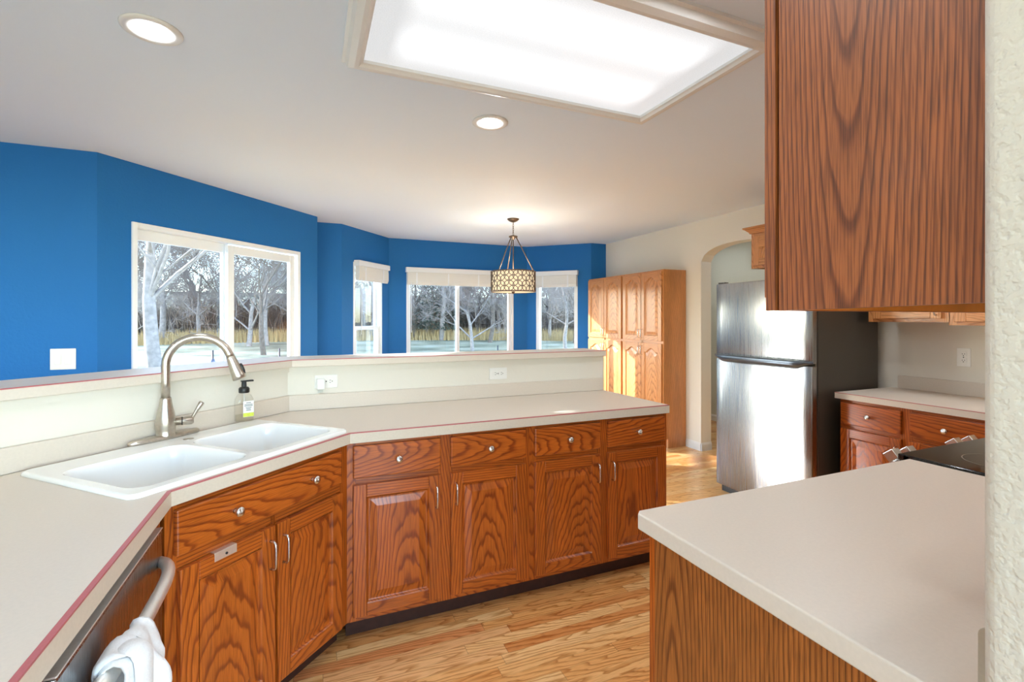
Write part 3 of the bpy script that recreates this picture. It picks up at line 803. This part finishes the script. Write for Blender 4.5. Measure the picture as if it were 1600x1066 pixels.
# faucet
r = empty('faucet', (-.519-.005, 2.255, CT1+.0128), PI/4, 'brushed nickel gooseneck pull-down faucet behind the sink', 'faucet')
m = MB()
def sup(hw, hh_, z, n_=40): return [(hw*math.copysign(abs(cos(2*PI*i/n_))**.75, cos(2*PI*i/n_)), hh_*math.copysign(abs(sin(2*PI*i/n_))**.9, sin(2*PI*i/n_)), z) for i in range(n_)]
m.loops([sup(.132, .030, 0), sup(.132, .030, .010), sup(.127, .026, .014), sup(.05, .024, .016)], 0, True, True); m.build('base_plate', M['nickel'], r)
m = MB(); m.lathe([(0, .008), (.033, .008), (.035, .014), (.031, .022), (.033, .035), (.0345, .055), (.033, .080), (.028, .105), (.0225, .130), (.0195, .150), (.0190, .158), (.0175, .160), (0, .160)], n=32); m.build('body', M['nickel'], r)
m = MB()
dx_, dy_ = cos(-PI/4), sin(-PI/4)     # spout turned towards world +X
path = [(0, 0, .158), (0, 0, .22), (0, 0, .275)]
rad = .112; zc = .285
for i in range(0, 22):
    a = R(180-7.6*i); path.append(((rad+rad*cos(a)), 0, zc+rad*sin(a)))
pe = path[-1]; a = R(180-7.6*21); tx, tz = sin(a), -cos(a)
path.append((pe[0]+tx*.01, 0, pe[2]+tz*.01))
tip = path[-1]
P = [(p[0]*dx_, p[0]*dy_, p[2]) for p in path]
m.tube(P, .0152, 18); m.build('neck', M['nickel'], r)
m = MB(); hd = [(tip[0]+tx*k, 0, tip[2]+tz*k) for k in (0, .003, .012, .05, .085, .098, .10)]
m.tube([(p[0]*dx_, p[0]*dy_, p[2]) for p in hd], [.0158, .0172, .0172, .0215, .0255, .026, .022], 20); sprayer = m.build('spray_head', M['nickel'], r)
m = MB(); c0 = [(tip[0]+tx*k+.0235*(-tz)*1.0, 0, tip[2]+tz*k+.0235*tx) for k in (.04, .05, .072, .085)]
m.tube([(p[0]*dx_, p[0]*dy_, p[2]) for p in c0], [.004, .007, .007, .004], 8); m.build('spray_button', M['black'], sprayer, recenter=True, loc=None)
bpy.data.objects['spray_button'].location -= sprayer.location
hx_, hy_ = cos(R(-35)), sin(R(-35))
m = MB(); m.tube([(hx_*k, hy_*k, .062+.0*k) for k in (.025, .050, .051, .056, .057, .085, .092)], [.014, .015, .016, .016, .0155, .0165, .010], 18)
hb = m.build('handle', M['nickel'], r, recenter=False)
m = MB(); m.tube([(hx_*k, hy_*k, z) for k, z in ((.082, .064), (.092, .082), (.104, .104), (.118, .128), (.121, .132))], [.006, .006, .0075, .0105, .008], 12); m.build('lever', M['nickel'], hb, recenter=False)
m = MB(); m.tube([(hx_*k, hy_*k, .062) for k in (.0515, .0555)], .0164, 18); m.build('seam', M['slot'], hb, recenter=False)

# soap bottle
r = empty('soap_bottle', (-.281, 2.497, CT1+.0128), R(20), 'clear foaming soap bottle with black pump on the sink rim', 'soap bottle')
m = MB()
Ls = [[(x, y, z) for x, y in rrect(-w_, -d_, w_, d_, min(w_, d_)*.55, 4)] for w_, d_, z in ((.034, .022, 0), (.038, .025, .004), (.038, .025, .085), (.036, .024, .100), (.028, .020, .118), (.018, .016, .128), (.015, .015, .134))]
m.loops(Ls, 0, True, True); m.build('bottle', M['bottle'], r)
m = MB(); Ls = [[(x, y, z) for x, y in rrect(-.034, -.021, .034, .021, .011, 4)] for z in (.004, .030)]; m.loops(Ls, 0, True, True); m.build('soap', glass_mat('soap_liquid', (.95, .94, .90), .5), r)
m = MB(); m.lathe([(0, .130), (.021, .130), (.0225, .133), (.0225, .150), (.018, .156), (.011, .157), (.010, .182), (0, .182)], n=22); m.box(-.012, -.010, .180, .038, .010, .187); m.build('pump', M['black'], r, bev=.001)
m = MB(); m.box(-.010, -.0262, .022, .034, -.0254, .094); lb = m.build('label', M['label'], r, recenter=False)
m = MB(); m.box(-.0098, -.0266, .023, .0338, -.0263, .040); m.build('label_band', M['lime'], lb, recenter=False)
m = MB()
for z, a, b_ in ((.084, .002, .022), (.076, -.005, .029), (.070, -.005, .029), (.062, .0, .024), (.056, .003, .021), (.050, .002, .022)): m.box(a, -.0266, z, b_, -.0263, z+.003)
m.build('label_text', M['ink'], lb, recenter=False)
m = MB(); m.tube([(0, 0, .13), (.002, 0, .02)], .002, 6); m.build('dip_tube', M['label'], r)

# ------------------------------------------------------------------ outlets
def duplex(loc, rz, label, horizontal=True, name='wall_outlet'):
    """local: plate in XZ plane, front -Y"""
    r = empty(name, loc, rz, label, 'outlet', 'white wall outlets')
    hw, hh_ = (.058, .036) if horizontal else (.035, .058)
    m = MB(); m.box(-hw, -.005, -hh_, hw, 0, hh_); m.build('plate', M['plate'], r, bev=.002)
    for s_ in (-1, 1):
        cx, cz = (s_*.020, 0) if horizontal else (0, s_*.020)
        m = MB(); m.prism([(cx+x, cz+z) for x, z in rrect(-.0165, -.0165, .0165, .0165, .008, 3)], -.007, -.0045, ax='y'); so_ = m.build('socket', M['plate'], r)
        m = MB()
        for q in (-.006, .006):
            if horizontal: m.box(cx-.004, -.0074, q-.001, cx+.004, -.0070, q+.001)
            else: m.box(q-.001, -.0074, cz-.003, q+.001, -.0070, cz+.005)
        if horizontal: m.lathe([(0, -.0074), (.0026, -.0074), (.0026, -.007), (0, -.007)], c=(cx+.010, 0, cz), n=8, axis='y')
        else: m.lathe([(0, -.0074), (.0026, -.0074), (.0026, -.007), (0, -.007)], c=(cx, 0, cz-.009), n=8, axis='y')
        sl_ = m.build('slots', M['slot'], so_); sl_.location -= so_.location
    m = MB(); m.lathe([(0, -.0065), (.003, -.0065), (.003, -.005), (0, -.005)], n=10, axis='y'); m.build('screw', M['slot'], r)
    return r
WB = YB+.0192
duplex((.078, WB, 1.060), 0, 'white wall outlet above the counter with a small plug-in on its left half')
duplex((1.070, WB, 1.058), 0, 'white wall outlet above the right part of the long counter, nothing plugged in')
duplex((3.799, 1.660, 1.154), -PI/2, 'upright white wall outlet beyond the range, under the far upper cabinets', False)
r = empty('night_light', (.052, WB-.0075, 1.052), 0, 'small white plug-in device in the outlet behind the sink corner', 'plug')
m = MB(); m.box(-.022, -.034, -.032, .018, 0, .026); m.build('case', M['plate'], r, bev=.006)
m = MB(); m.box(-.016, -.028, -.046, .010, -.006, -.031); m.build('sensor', M['glass'], r, bev=.003)
# switch plate on the blue wall
r = empty('light_switch', (-1.394, 3.7595, 1.150), 0, 'white double rocker switch plate on the blue wall at left', 'switch')
m = MB(); m.box(-.062, -.006, -.064, .062, 0, .064); m.build('plate', M['plate'], r, bev=.003)
for s_ in (-1, 1):
    m = MB(); m.box(s_*.024-.0165, -.010, -.033, s_*.024+.0165, -.005, .033); m.build('rocker', M['plate'], r, bev=.002)

# ------------------------------------------------------------------ pantry
PM = (M['oak_lit_v'], M['oak_lit_h'])
def pantry(y1, W, label):
    r = empty('pantry_cabinet', (3.47+.02, y1, 0), -PI/2, label, 'pantry cabinet', 'tall oak pantry cabinets beside the arch')
    D = .305; H = 1.93; V, Hm = PM
    m = MB(); m.box(0, .02, .10, .016, D, H); m.box(W-.016, .02, .10, W, D, H); m.box(.016, .02, H-.016, W-.016, D, H); m.box(.016, D-.006, .10, W-.016, D, H-.016)
    m.box(0, .06, 0, W, D, .10); m.build('body', V, r, recenter=False)
    m = MB(); m.box(0, 0, .10, .03, .02, H, 0); m.box(W-.03, 0, .10, W, .02, H, 0); m.box(W/2-.012, 0, .13, W/2+.012, .02, H-.02, 0)
    for z0, z1 in ((.10, .14), (1.115, 1.165), (H-.035, H)): m.box(.03, 0, z0, W-.03, .02, z1, 1)
    m.build('face_frame', [V, Hm], r, recenter=False)
    dw = W/2-.020
    for i, s_ in enumerate('RL'):
        xc = .017+dw/2 if i == 0 else W-.017-dw/2
        add_door(r, xc, 1.155, dw, .755, s_, .045, PM, pz=.075)
        add_door(r, xc, .118, dw, 1.008, s_, .045, PM, pz=1.008-.085)
    return r
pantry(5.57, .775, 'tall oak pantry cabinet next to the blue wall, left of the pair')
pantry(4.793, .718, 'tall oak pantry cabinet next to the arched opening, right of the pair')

# ------------------------------------------------------------------ refrigerator
r = empty('refrigerator', (3.02, 2.905, 0), -PI/2, 'stainless top-freezer refrigerator with dark grey sides', 'refrigerator')
W = .80
m = MB(); m.box(.004, .062, .03, W-.004, .70, 1.665); m.build('body', M['fridge_side'], r, bev=.004)
m = MB(); m.box(.012, .048, .09, W-.012, .062, 1.66); m.build('gasket', M['gasket'], r)
def fdoor(z0, z1):
    pts = []
    for i in range(13):
        q = i/12; x = W*q; pts.append((x, -.010*(1-(2*q-1)**2)**1.0))
    poly = pts+[(W, .048), (0, .048)]
    m = MB(); m.prism(poly, z0, z1); return m.build('door', [M['steel']], r, bev=.006)
d1 = fdoor(.075, 1.085); d2 = fdoor(1.10, 1.675)
for d_ in (d1, d2):
    me = d_.data
    for p in me.polygons: p.use_smooth = abs(p.normal.z) < .5 and p.normal.y < -.5
m = MB()                             # recessed dark grip between the doors
Ls = []
for i in range(25):
    q = i/24; x = -.004+(W+.008)*q
    k = max(0, min(1, min(q/.10, (1-q)/.16))); k = k*k*(3-2*k)
    dz = .010+.038*k; dy = .010+.016*k; yb = -.012*(1-(2*q-1)**2)
    Ls.append([(x, yb+.004, 1.116), (x, yb-dy, 1.114), (x, yb-dy-.006, 1.106), (x, yb-dy+.004, 1.106-dz*.75), (x, yb, 1.106-dz), (x, yb+.006, 1.104)])
m.loops(Ls, 0, True, True, smooth=True); m.build('handle', M['shadegrey'], r)
m = MB(); m.box(.03, .03, .02, W-.03, .06, .074); m.build('kick_grille', M['black'], r)
for x in (.05, W-.05):
    m = MB(); m.lathe([(0, 0), (.02, 0), (.02, .01), (.012, .012), (.012, .03), (0, .03)], c=(x, .10, 0), n=12); m.build('foot', M['shadegrey'], r)
m = MB(); m.box(.01, .01, 1.675, .07, .06, 1.688); m.build('hinge_cover', M['fridge_side'], r, bev=.003)

# cabinet above the refrigerator
def upper(root, W, D, H, cols, mats, arch=.04, crown=True, pulls='RL', endmat=None, top_crown_left=True, bottom='raw_ply', rec=.025):
    V, Hm = mats
    m = MB(); m.box(0, .019, 0, .016, D, H); m.box(W-.016, .019, 0, W, D, H); m.box(.016, .019, H-.016, W-.016, D, H)
    m.build('body', endmat or V, root, recenter=False)
    m = MB(); m.box(.016, .019, rec, W-.016, D, rec+.012); m.build('underside', M[bottom], root, recenter=False)
    m = MB(); m.box(-.003, 0, 0, .034, .019, H, 0); m.box(W-.034, 0, 0, W+.003, .019, H, 0)
    for z0, z1 in ((0, .038), (H-.04, H)): m.box(.034, 0, z0, W-.034, .019, z1, 1)
    m.build('face_frame', [V, Hm], root, recenter=False)
    for i, (a, b_) in enumerate(cols): add_door(root, (a+b_)/2, .022, b_-a, H-.05, pulls[i % len(pulls)], arch, mats, pz=.07)
    if crown:
        m = MB(); prof = [(0, H-.004), (-.012, H-.002), (-.018, H+.012), (-.040, H+.034), (-.052, H+.040), (-.052, H+.052), (.0, H+.052)]
        A = (-.0, .019)
        Ls = []
        for (x, y, sx, sy) in ((0, D, -1, 0), (0, 0, -1, -1), (W, 0, 1, -1), (W, D, 1, 0)):
            Ls.append([(x+sx*(-o_), y+(-sy)*(o_) if sy else y, z) for o_, z in [(p[0], p[1]) for p in prof]])
        Ls = [[(x+sx*(-p[0]), y+(sy*(-p[0]) if sy else 0), p[1]) for p in prof] for (x, y, sx, sy) in ((0, D, -1, 0), (0, 0, -1, -1), (W, 0, 1, -1), (W, D, 1, 0))]
        m.loops(Ls, 0, True, True, smooth=False); m.build('crown', Hm, root, recenter=False)
r = empty('fridge_cabinet', (3.49, 2.968, 1.826), -PI/2, 'short oak wall cabinet with crown moulding above the refrigerator', 'cabinet')
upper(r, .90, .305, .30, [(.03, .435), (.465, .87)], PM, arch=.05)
r = empty('wall_cabinet', (3.49, 2.035, 1.376), -PI/2, 'oak wall cabinet beside the refrigerator, only its bottom edge showing', 'cabinet', 'oak wall cabinets beyond the range')
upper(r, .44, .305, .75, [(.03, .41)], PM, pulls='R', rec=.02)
r = empty('wall_cabinet', (3.49, 1.593, 1.358), -PI/2, 'slightly lower oak wall cabinet farther right of the refrigerator', 'cabinet', 'oak wall cabinets beyond the range')
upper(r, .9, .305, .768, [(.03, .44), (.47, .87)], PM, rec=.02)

# ------------------------------------------------------------------ far right run (front faces -X), local x = -Y
r = empty('base_cabinet', (3.21, 2.045, 0), -PI/2, 'oak base cabinet beside the refrigerator under the far counter', 'cabinet', 'oak base cabinets under the far counter')
base_cab(r, .775, [(.011, .356), (.401, .746)], mats=OM, D=.585, pulls='RL')
r = empty('corner_filler', (3.21, 1.268, 0), -PI/2, 'upright oak corner filler right of the far base cabinet', 'panel')
m = MB(); m.box(0, 0, .10, .27, .02, ZT); m.build('panel', M['oak_v'], r, recenter=False)
m = MB(); m.prism([(3.178, .955), (3.178, 2.063), (3.798, 2.063), (3.798, .302), (2.69, .302), (2.69, .955)][::-1], CT0, CT1)
ct = m.build('countertop', M['laminate'], None, recenter=False); tag(ct, 'beige corner worktop with red line running between refrigerator and range', 'countertop')
fp = [(2.69, .955), (3.178, .955), (3.178, 2.063)]
m = MB(); strip(m, fp, -.0045, .0008, CT1-.0025, CT1+.0008); m.build('edge_inlay', M['pink'], ct, recenter=False)
m = MB(); strip(m, [(3.798, .302), (3.798, 2.02)], .0, .019, CT1, CT1+.088); m.build('backsplash', M['laminate'], ct, recenter=False, bev=.003)
r = empty('base_cabinet', (3.16, .928, 0), PI, 'oak base cabinet in the corner right of the range', 'cabinet')
base_cab(r, .46, [(.024, .436)], D=.6, pulls='R')

# ------------------------------------------------------------------ near run: end cabinet, range (front faces +Y), local x = -X
r = empty('base_cabinet', (1.900, .95, 0), PI, 'oak base cabinet with plain end panel facing the camera, beside the range', 'cabinet')
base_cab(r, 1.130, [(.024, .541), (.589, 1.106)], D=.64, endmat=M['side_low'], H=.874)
m = MB(); oc = [(.748, .303), (1.903, .303), (1.903, .981), (.762, .981), (.748, .967)]
m.prism(oc, .874, CT1)
ct = m.build('countertop', M['laminate'], None, bev=.004, recenter=False, seg=3); tag(ct, 'plain beige worktop in the foreground, left of the range', 'countertop')
r = empty('stove', (2.672, .985, 0), PI, 'black glass-top range with square chrome knobs', 'range')
W = .762
m = MB(); m.box(.003, .03, .02, W-.003, .66, .90); m.build('body', M['fridge_side'], r)
m = MB(); m.box(.0, -.035, .900, W, .67, .9215); m.box(0, -.02, .90, W, .0, .92); top_ = m.build('glass_top', M['cooktop'], r, bev=.003)
m = MB()
for cx, cy, rad in ((.2, .18, .10), (.56, .18, .115), (.2, .47, .08), (.56, .47, .09)):
    m.loops([[(cx+rr_*cos(2*PI*i/48), cy+rr_*sin(2*PI*i/48), .9218) for i in range(48)] for rr_ in (rad, rad-.003)], 0)
m.build('burner_rings', M['gasket'], top_)
bpy.data.objects['burner_rings'].location -= top_.location
m = MB(); m.prism([(-.030, .83), (-.062, .832), (-.078, .850), (-.037, .8995), (-.030, .8995)][::-1], 0, W, ax='x'); cp = m.build('control_panel', M['steel'], r, bev=.002)
m = MB(); m.box(.006, -.028, .22, W-.006, .028, .825); m.build('oven_door', M['steel'], r, bev=.006)
m = MB(); m.box(.11, -.031, .34, W-.11, -.027, .70); m.build('oven_window', M['cooktop'], r)
m = MB(); m.tube([(.06, -.03, .775), (.06, -.065, .775), (.08, -.075, .775), (W-.08, -.075, .775), (W-.06, -.065, .775), (W-.06, -.03, .775)], .011, 12); m.build('handle', M['chrome'], r)
m = MB(); m.box(.006, -.025, .03, W-.006, .028, .21); m.build('storage_drawer', M['steel'], r, bev=.006)
def stove_knob(x):
    # square-grip knob leaning back on the sloping panel
    m = MB(); m.lathe([(0, 0), (.022, 0), (.024, -.004), (.021, -.010), (0, -.011)], n=24, axis='y')
    m.box(-.020, -.044, -.020, .020, -.009, .020)
    k_ = m.build('knob', M['chrome'], r, bev=.003, recenter=False); k_.location = (x, -.055, .880); k_.rotation_euler = (R(-50), 0, 0)
    m = MB(); m.box(-.012, -.0448, -.012, .012, -.0438, .012); g_ = m.build('knob_face', M['shadegrey'], k_, recenter=False)
for wx in (1.955, 2.045, 2.355, 2.465): stove_knob(2.672-wx)

# upper cabinet above: big end panel facing the camera
r = empty('wall_cabinet', (1.90, .603+.019, 1.411), PI, 'large oak wall cabinet hanging in the foreground, its plain end panel facing the camera', 'cabinet')
Wc = 1.130; D = .319; H = .80
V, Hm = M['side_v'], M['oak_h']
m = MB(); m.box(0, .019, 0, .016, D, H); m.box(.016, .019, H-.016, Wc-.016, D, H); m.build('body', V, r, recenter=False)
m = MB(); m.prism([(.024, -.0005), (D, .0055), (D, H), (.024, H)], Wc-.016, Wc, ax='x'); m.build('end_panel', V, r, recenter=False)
m = MB(); m.box(.016, .019, .030, Wc-.016, D, .042); m.build('underside', M['raw_ply'], r, recenter=False)
m = MB(); m.box(0, 0, 0, .034, .019, H, 0); m.box(Wc-.034, 0, 0, Wc+.003, .019, H, 0)
for z0, z1 in ((0, .038), (H-.04, H)): m.box(.034, 0, z0, Wc-.034, .019, z1, 1)
m.build('face_frame', [V, Hm], r, recenter=False)
for i, (a, b_) in enumerate(((.025, .55), (.58, 1.112))): add_door(r, (a+b_)/2, .024, b_-a, H-.05, 'RL'[i], 0, (V, Hm), pz=.07)
m = MB(); m.box(.02, .0195, .001, Wc-.036, .022, .037); m.build('rail_back', M['raw_ply'], r, recenter=False)
m = MB(); m.box(.36, .0225, -.002, .42, .0245, .018); m.build('tape', M['label'], r, recenter=False)

# small rounded plate standing on the foreground counter at the wall
m = MB()
pp = [(y, z) for y, z in rrect(.3035, .9145, .3345, 1.0, .012, 5)]
m.prism(pp, .797, .803, ax='x')
o = m.build('cover_plate', plain('tan_plate_plastic', s2l(196, 188, 170), .35, .2, noise=.03), None, bev=.001, recenter=False)
tag(o, 'small tan plate with rounded corners standing on the foreground counter against the wall end', 'plate')

# ------------------------------------------------------------------ outdoors
def ground_mat():
    m, n, b = new_mat('dry_winter_lawn')
    tc = nd(n, 'ShaderNodeTexCoord'); ns = nd(n, 'ShaderNodeTexNoise'); ns.inputs['Scale'].default_value = .35; ns.inputs['Detail'].default_value = 6
    n.links.new(tc.outputs['Object'], ns.inputs['Vector'])
    n.links.new(ramp(n, ns.outputs[0], [(.35, s2l(98, 96, 70)), (.52, s2l(146, 140, 110)), (.7, s2l(178, 172, 150))]), b.inputs['Base Color'])
    b.inputs['Roughness'].default_value = .95; return m
GZ = -.35
def gz(y): return GZ+max(0, (y-26))*.020
m = MB(); rows = []
ys = [-40, 6.6, 26, 60, 70, 85, 120]; hs = [GZ, GZ, GZ, .45, 2.2, 5.5, 6.0]
for y, h in zip(ys, hs): rows.append([(x, y, h) for x in (-160, -60, 0, 60, 160)])
m.loops(rows, 0, close=False, smooth=False)
o = m.build('lawn_ground', ground_mat(), None, recenter=False, fixn=False); st(o)
m = MB(); m.box(-60, 17.5, GZ-.05, 70, 21.5, GZ+.02); st(m.build('street', plain('blue_grey_asphalt', s2l(96, 104, 122), .8, noise=.08, nscale=3), None, recenter=False))
M['bark'] = plain('grey_bark', s2l(138, 128, 122), .9, noise=.25, nscale=8)
M['bark2'] = plain('brown_bark', s2l(102, 90, 80), .9, noise=.25, nscale=8)
M['grass'] = plain('golden_grass', s2l(168, 140, 96), .9, noise=.2, nscale=20)
M['pine'] = plain('pine_needles', s2l(44, 58, 44), .9, noise=.3, nscale=6)
def tree_mesh(name, seed, h, spread, depth, mat, trunk=.22):
    rnd = random.Random(seed); m = MB()
    def br(p, d, L_, r_, k):
        n_ = 3; pts = [p]; q = p.copy(); dd_ = d.copy()
        for i in range(n_):
            dd_ = (dd_+Vector((rnd.uniform(-1, 1), rnd.uniform(-1, 1), rnd.uniform(-.35, .75)))*.17).normalized(); q = q+dd_*(L_/n_); pts.append(q.copy())
        rads = [r_*(1-.42*i/n_) for i in range(n_+1)]
        m.tube(pts, rads, 7 if k == 0 else (4 if k < 3 else 3), caps=False)
        if k >= depth: return
        nb = 3 if k else 4
        for j in range(nb):
            t = rnd.uniform(.45, 1) if j else 1
            i0 = min(n_, int(t*n_)); base_ = pts[i0]
            ax = Vector((rnd.uniform(-1, 1), rnd.uniform(-1, 1), rnd.uniform(-.25, .55))).normalized()
            nd_ = (dd_*(1-spread)+ax*spread).normalized()
            br(base_, nd_, L_*rnd.uniform(.62, .85), max(.006, rads[i0]*(.86 if j == 0 else rnd.uniform(.42, .62))), k+1)
    br(Vector((0, 0, -.1)), Vector((0, 0, 1)), h*.28, trunk, 0)
    o = m.build(name, mat, None, recenter=False, fixn=False); return o
bare_lab = 'bare leafless tree in the distant thicket outside the windows'
protos = [tree_mesh('bare_tree', s, hgt, sp, 7, mt, tr) for s, hgt, sp, mt, tr in ((3, 10, .55, M['bark'], .14), (8, 12, .48, M['bark2'], .15), (12, 9, .62, M['bark'], .14), (21, 13, .5, M['bark'], .2))]
def place(o, x, y, s, rz, label, group=None):
    o.location = (x, y, gz(y)); o.scale = (s, s, s); o.rotation_euler = (0, 0, rz); tag(o, label, 'tree', group)
def pol(deg, d): return (d*sin(R(deg)), d*cos(R(deg)))
used = set()
def tree(k, deg, d, s, rz, label, group=None):
    o = protos[k] if k not in used else protos[k].copy()
    if k in used: C.objects.link(o)
    used.add(k); x, y = pol(deg, d); place(o, x, y, s, rz, label, group)
tree(3, -13.6, 15, .95, 1.0, 'large pale-barked bare tree close outside the left part of the patio window')
tree(0, 18.2, 26, .8, .4, 'leaning bare tree on the lawn behind the wide bay window, left pane')
tree(1, -4.6, 26, .9, 2.1, 'bare tree outside the right panel of the patio window')
tree(2, 9.6, 24, .8, .6, 'bare tree outside the narrow left bay window')
tree(1, 24.1, 24, .9, 3.3, 'slim bare tree behind the hanging lamp in the wide bay window')
tree(2, 29.3, 28, .9, 1.3, 'spreading bare tree outside the right bay window')
rg = random.Random(4)
for i in range(58):
    deg = -21+56*(i+.5)/58+rg.uniform(-.8, .8); d = rg.uniform(40, 62)
    tree(i % 4, deg, d, rg.uniform(.75, 1.25), rg.uniform(0, 6.28), bare_lab, 'bare trees of the distant thicket')
def shrub_mesh():
    rnd = random.Random(77); m = MB()
    for k in range(420):
        x, y = rnd.gauss(0, 1.1), rnd.gauss(0, .8); z = 0; a = rnd.uniform(0, 6.28); h = rnd.uniform(.7, 2.0)
        p = [Vector((x, y, 0)), Vector((x+rnd.uniform(-.25, .25), y+rnd.uniform(-.25, .25), h*.5)), Vector((x+rnd.uniform(-.6, .6), y+rnd.uniform(-.5, .5), h))]
        m.tube(p, [.022, .016, .006], 3, caps=False)
    return m.build('thicket_bush', M['bark2'], None, recenter=False, fixn=False)
sb = shrub_mesh(); first = True
for i in range(40):
    deg = -21+56*(i+.5)/40; d = rg.uniform(40, 56); x, y = pol(deg, d)
    o = sb if first else sb.copy()
    if not first: C.objects.link(o)
    first = False; s = rg.uniform(1.0, 1.8); o.location = (x, y, gz(y)-.05); o.scale = (s*1.2, s, s); o.rotation_euler = (0, 0, rg.uniform(0, 6))
    tag(o, 'leafless brown bush low in the distant thicket', 'bush', 'bushes of the distant thicket')
rnd = random.Random(9); m = MB()
for k in range(9000):
    deg = rnd.uniform(-21, 35); d = rnd.uniform(35, 39.5); x, y = pol(deg, d); h = rnd.uniform(.35, 1.0); z = gz(y)-.02
    dx = rnd.uniform(-.12, .12)
    m.add([(x-.03, y, z), (x+.03, y, z), (x+dx, y+.02, z+h)], [(0, 1, 2)])
o = m.build('tall_grass', M['grass'], None, recenter=False, fixn=False); tag(o, 'band of tall golden dry grass at the foot of the thicket', 'grass', kind='stuff')
def pine(deg, d, h, label):
    rnd = random.Random(int(deg*10+d)); x, y = pol(deg, d)
    r = empty('pine_tree', (x, y, gz(y)), 0, label, 'tree')
    m = MB(); m.tube([(0, 0, -.1), (0, 0, h)], [.16, .03], 8); m.build('trunk', M['bark2'], r, recenter=False)
    m = MB()
    for k in range(2600):
        z = h*(.12+.88*rnd.random()**1.2); a = rnd.uniform(0, 6.28); rr_ = (h-z)*.30*sqrt(rnd.random())+.05
        px, py = rr_*cos(a), rr_*sin(a); q = rnd.uniform(.10, .28)
        m.add([(px, py, z), (px+q*cos(a+.5), py+q*sin(a+.5), z-.08), (px+q*cos(a-.5), py+q*sin(a-.5), z-.10+rnd.uniform(-.05, .1))], [(0, 1, 2)])
    m.build('foliage', M['pine'], r, recenter=False, fixn=False)
for i in range(22):
    deg = -19+52*(i+.5)/22+rg.uniform(-.9, .9)
    tree((i*3+1) % 4, deg, rg.uniform(31, 38), rg.uniform(.8, 1.15), rg.uniform(0, 6.28), 'slender bare tree standing in front of the distant thicket', 'bare trees in front of the thicket')
pine(13.5, 36, 7, 'dark evergreen behind the left pane of the wide bay window')
pine(16.8, 44, 8, 'smaller dark evergreen right of the other one in the wide bay window')
# garden posts close to the patio
for k, (deg, lab) in enumerate(((-9.2, 'thin garden light post outside the fixed patio pane'), (-3.1, 'left one of two garden posts outside the sliding patio panel'), (-1.9, 'right one of two garden posts outside the sliding patio panel'), (21.2, 'single garden light post outside the wide bay window'))):
    x, y = pol(deg, 12.5)
    r = empty('garden_post', (x, y, GZ), 0, lab, 'post')
    m = MB(); m.tube([(0, 0, 0), (0, 0, 1.05)], .018, 8); m.build('pole', M['black'], r)
    m = MB(); m.lathe([(0, .72), (.05, .72), (.06, .78), (.03, .86), (0, .87)], n=12); m.build('lamp_head', M['shadegrey'], r)
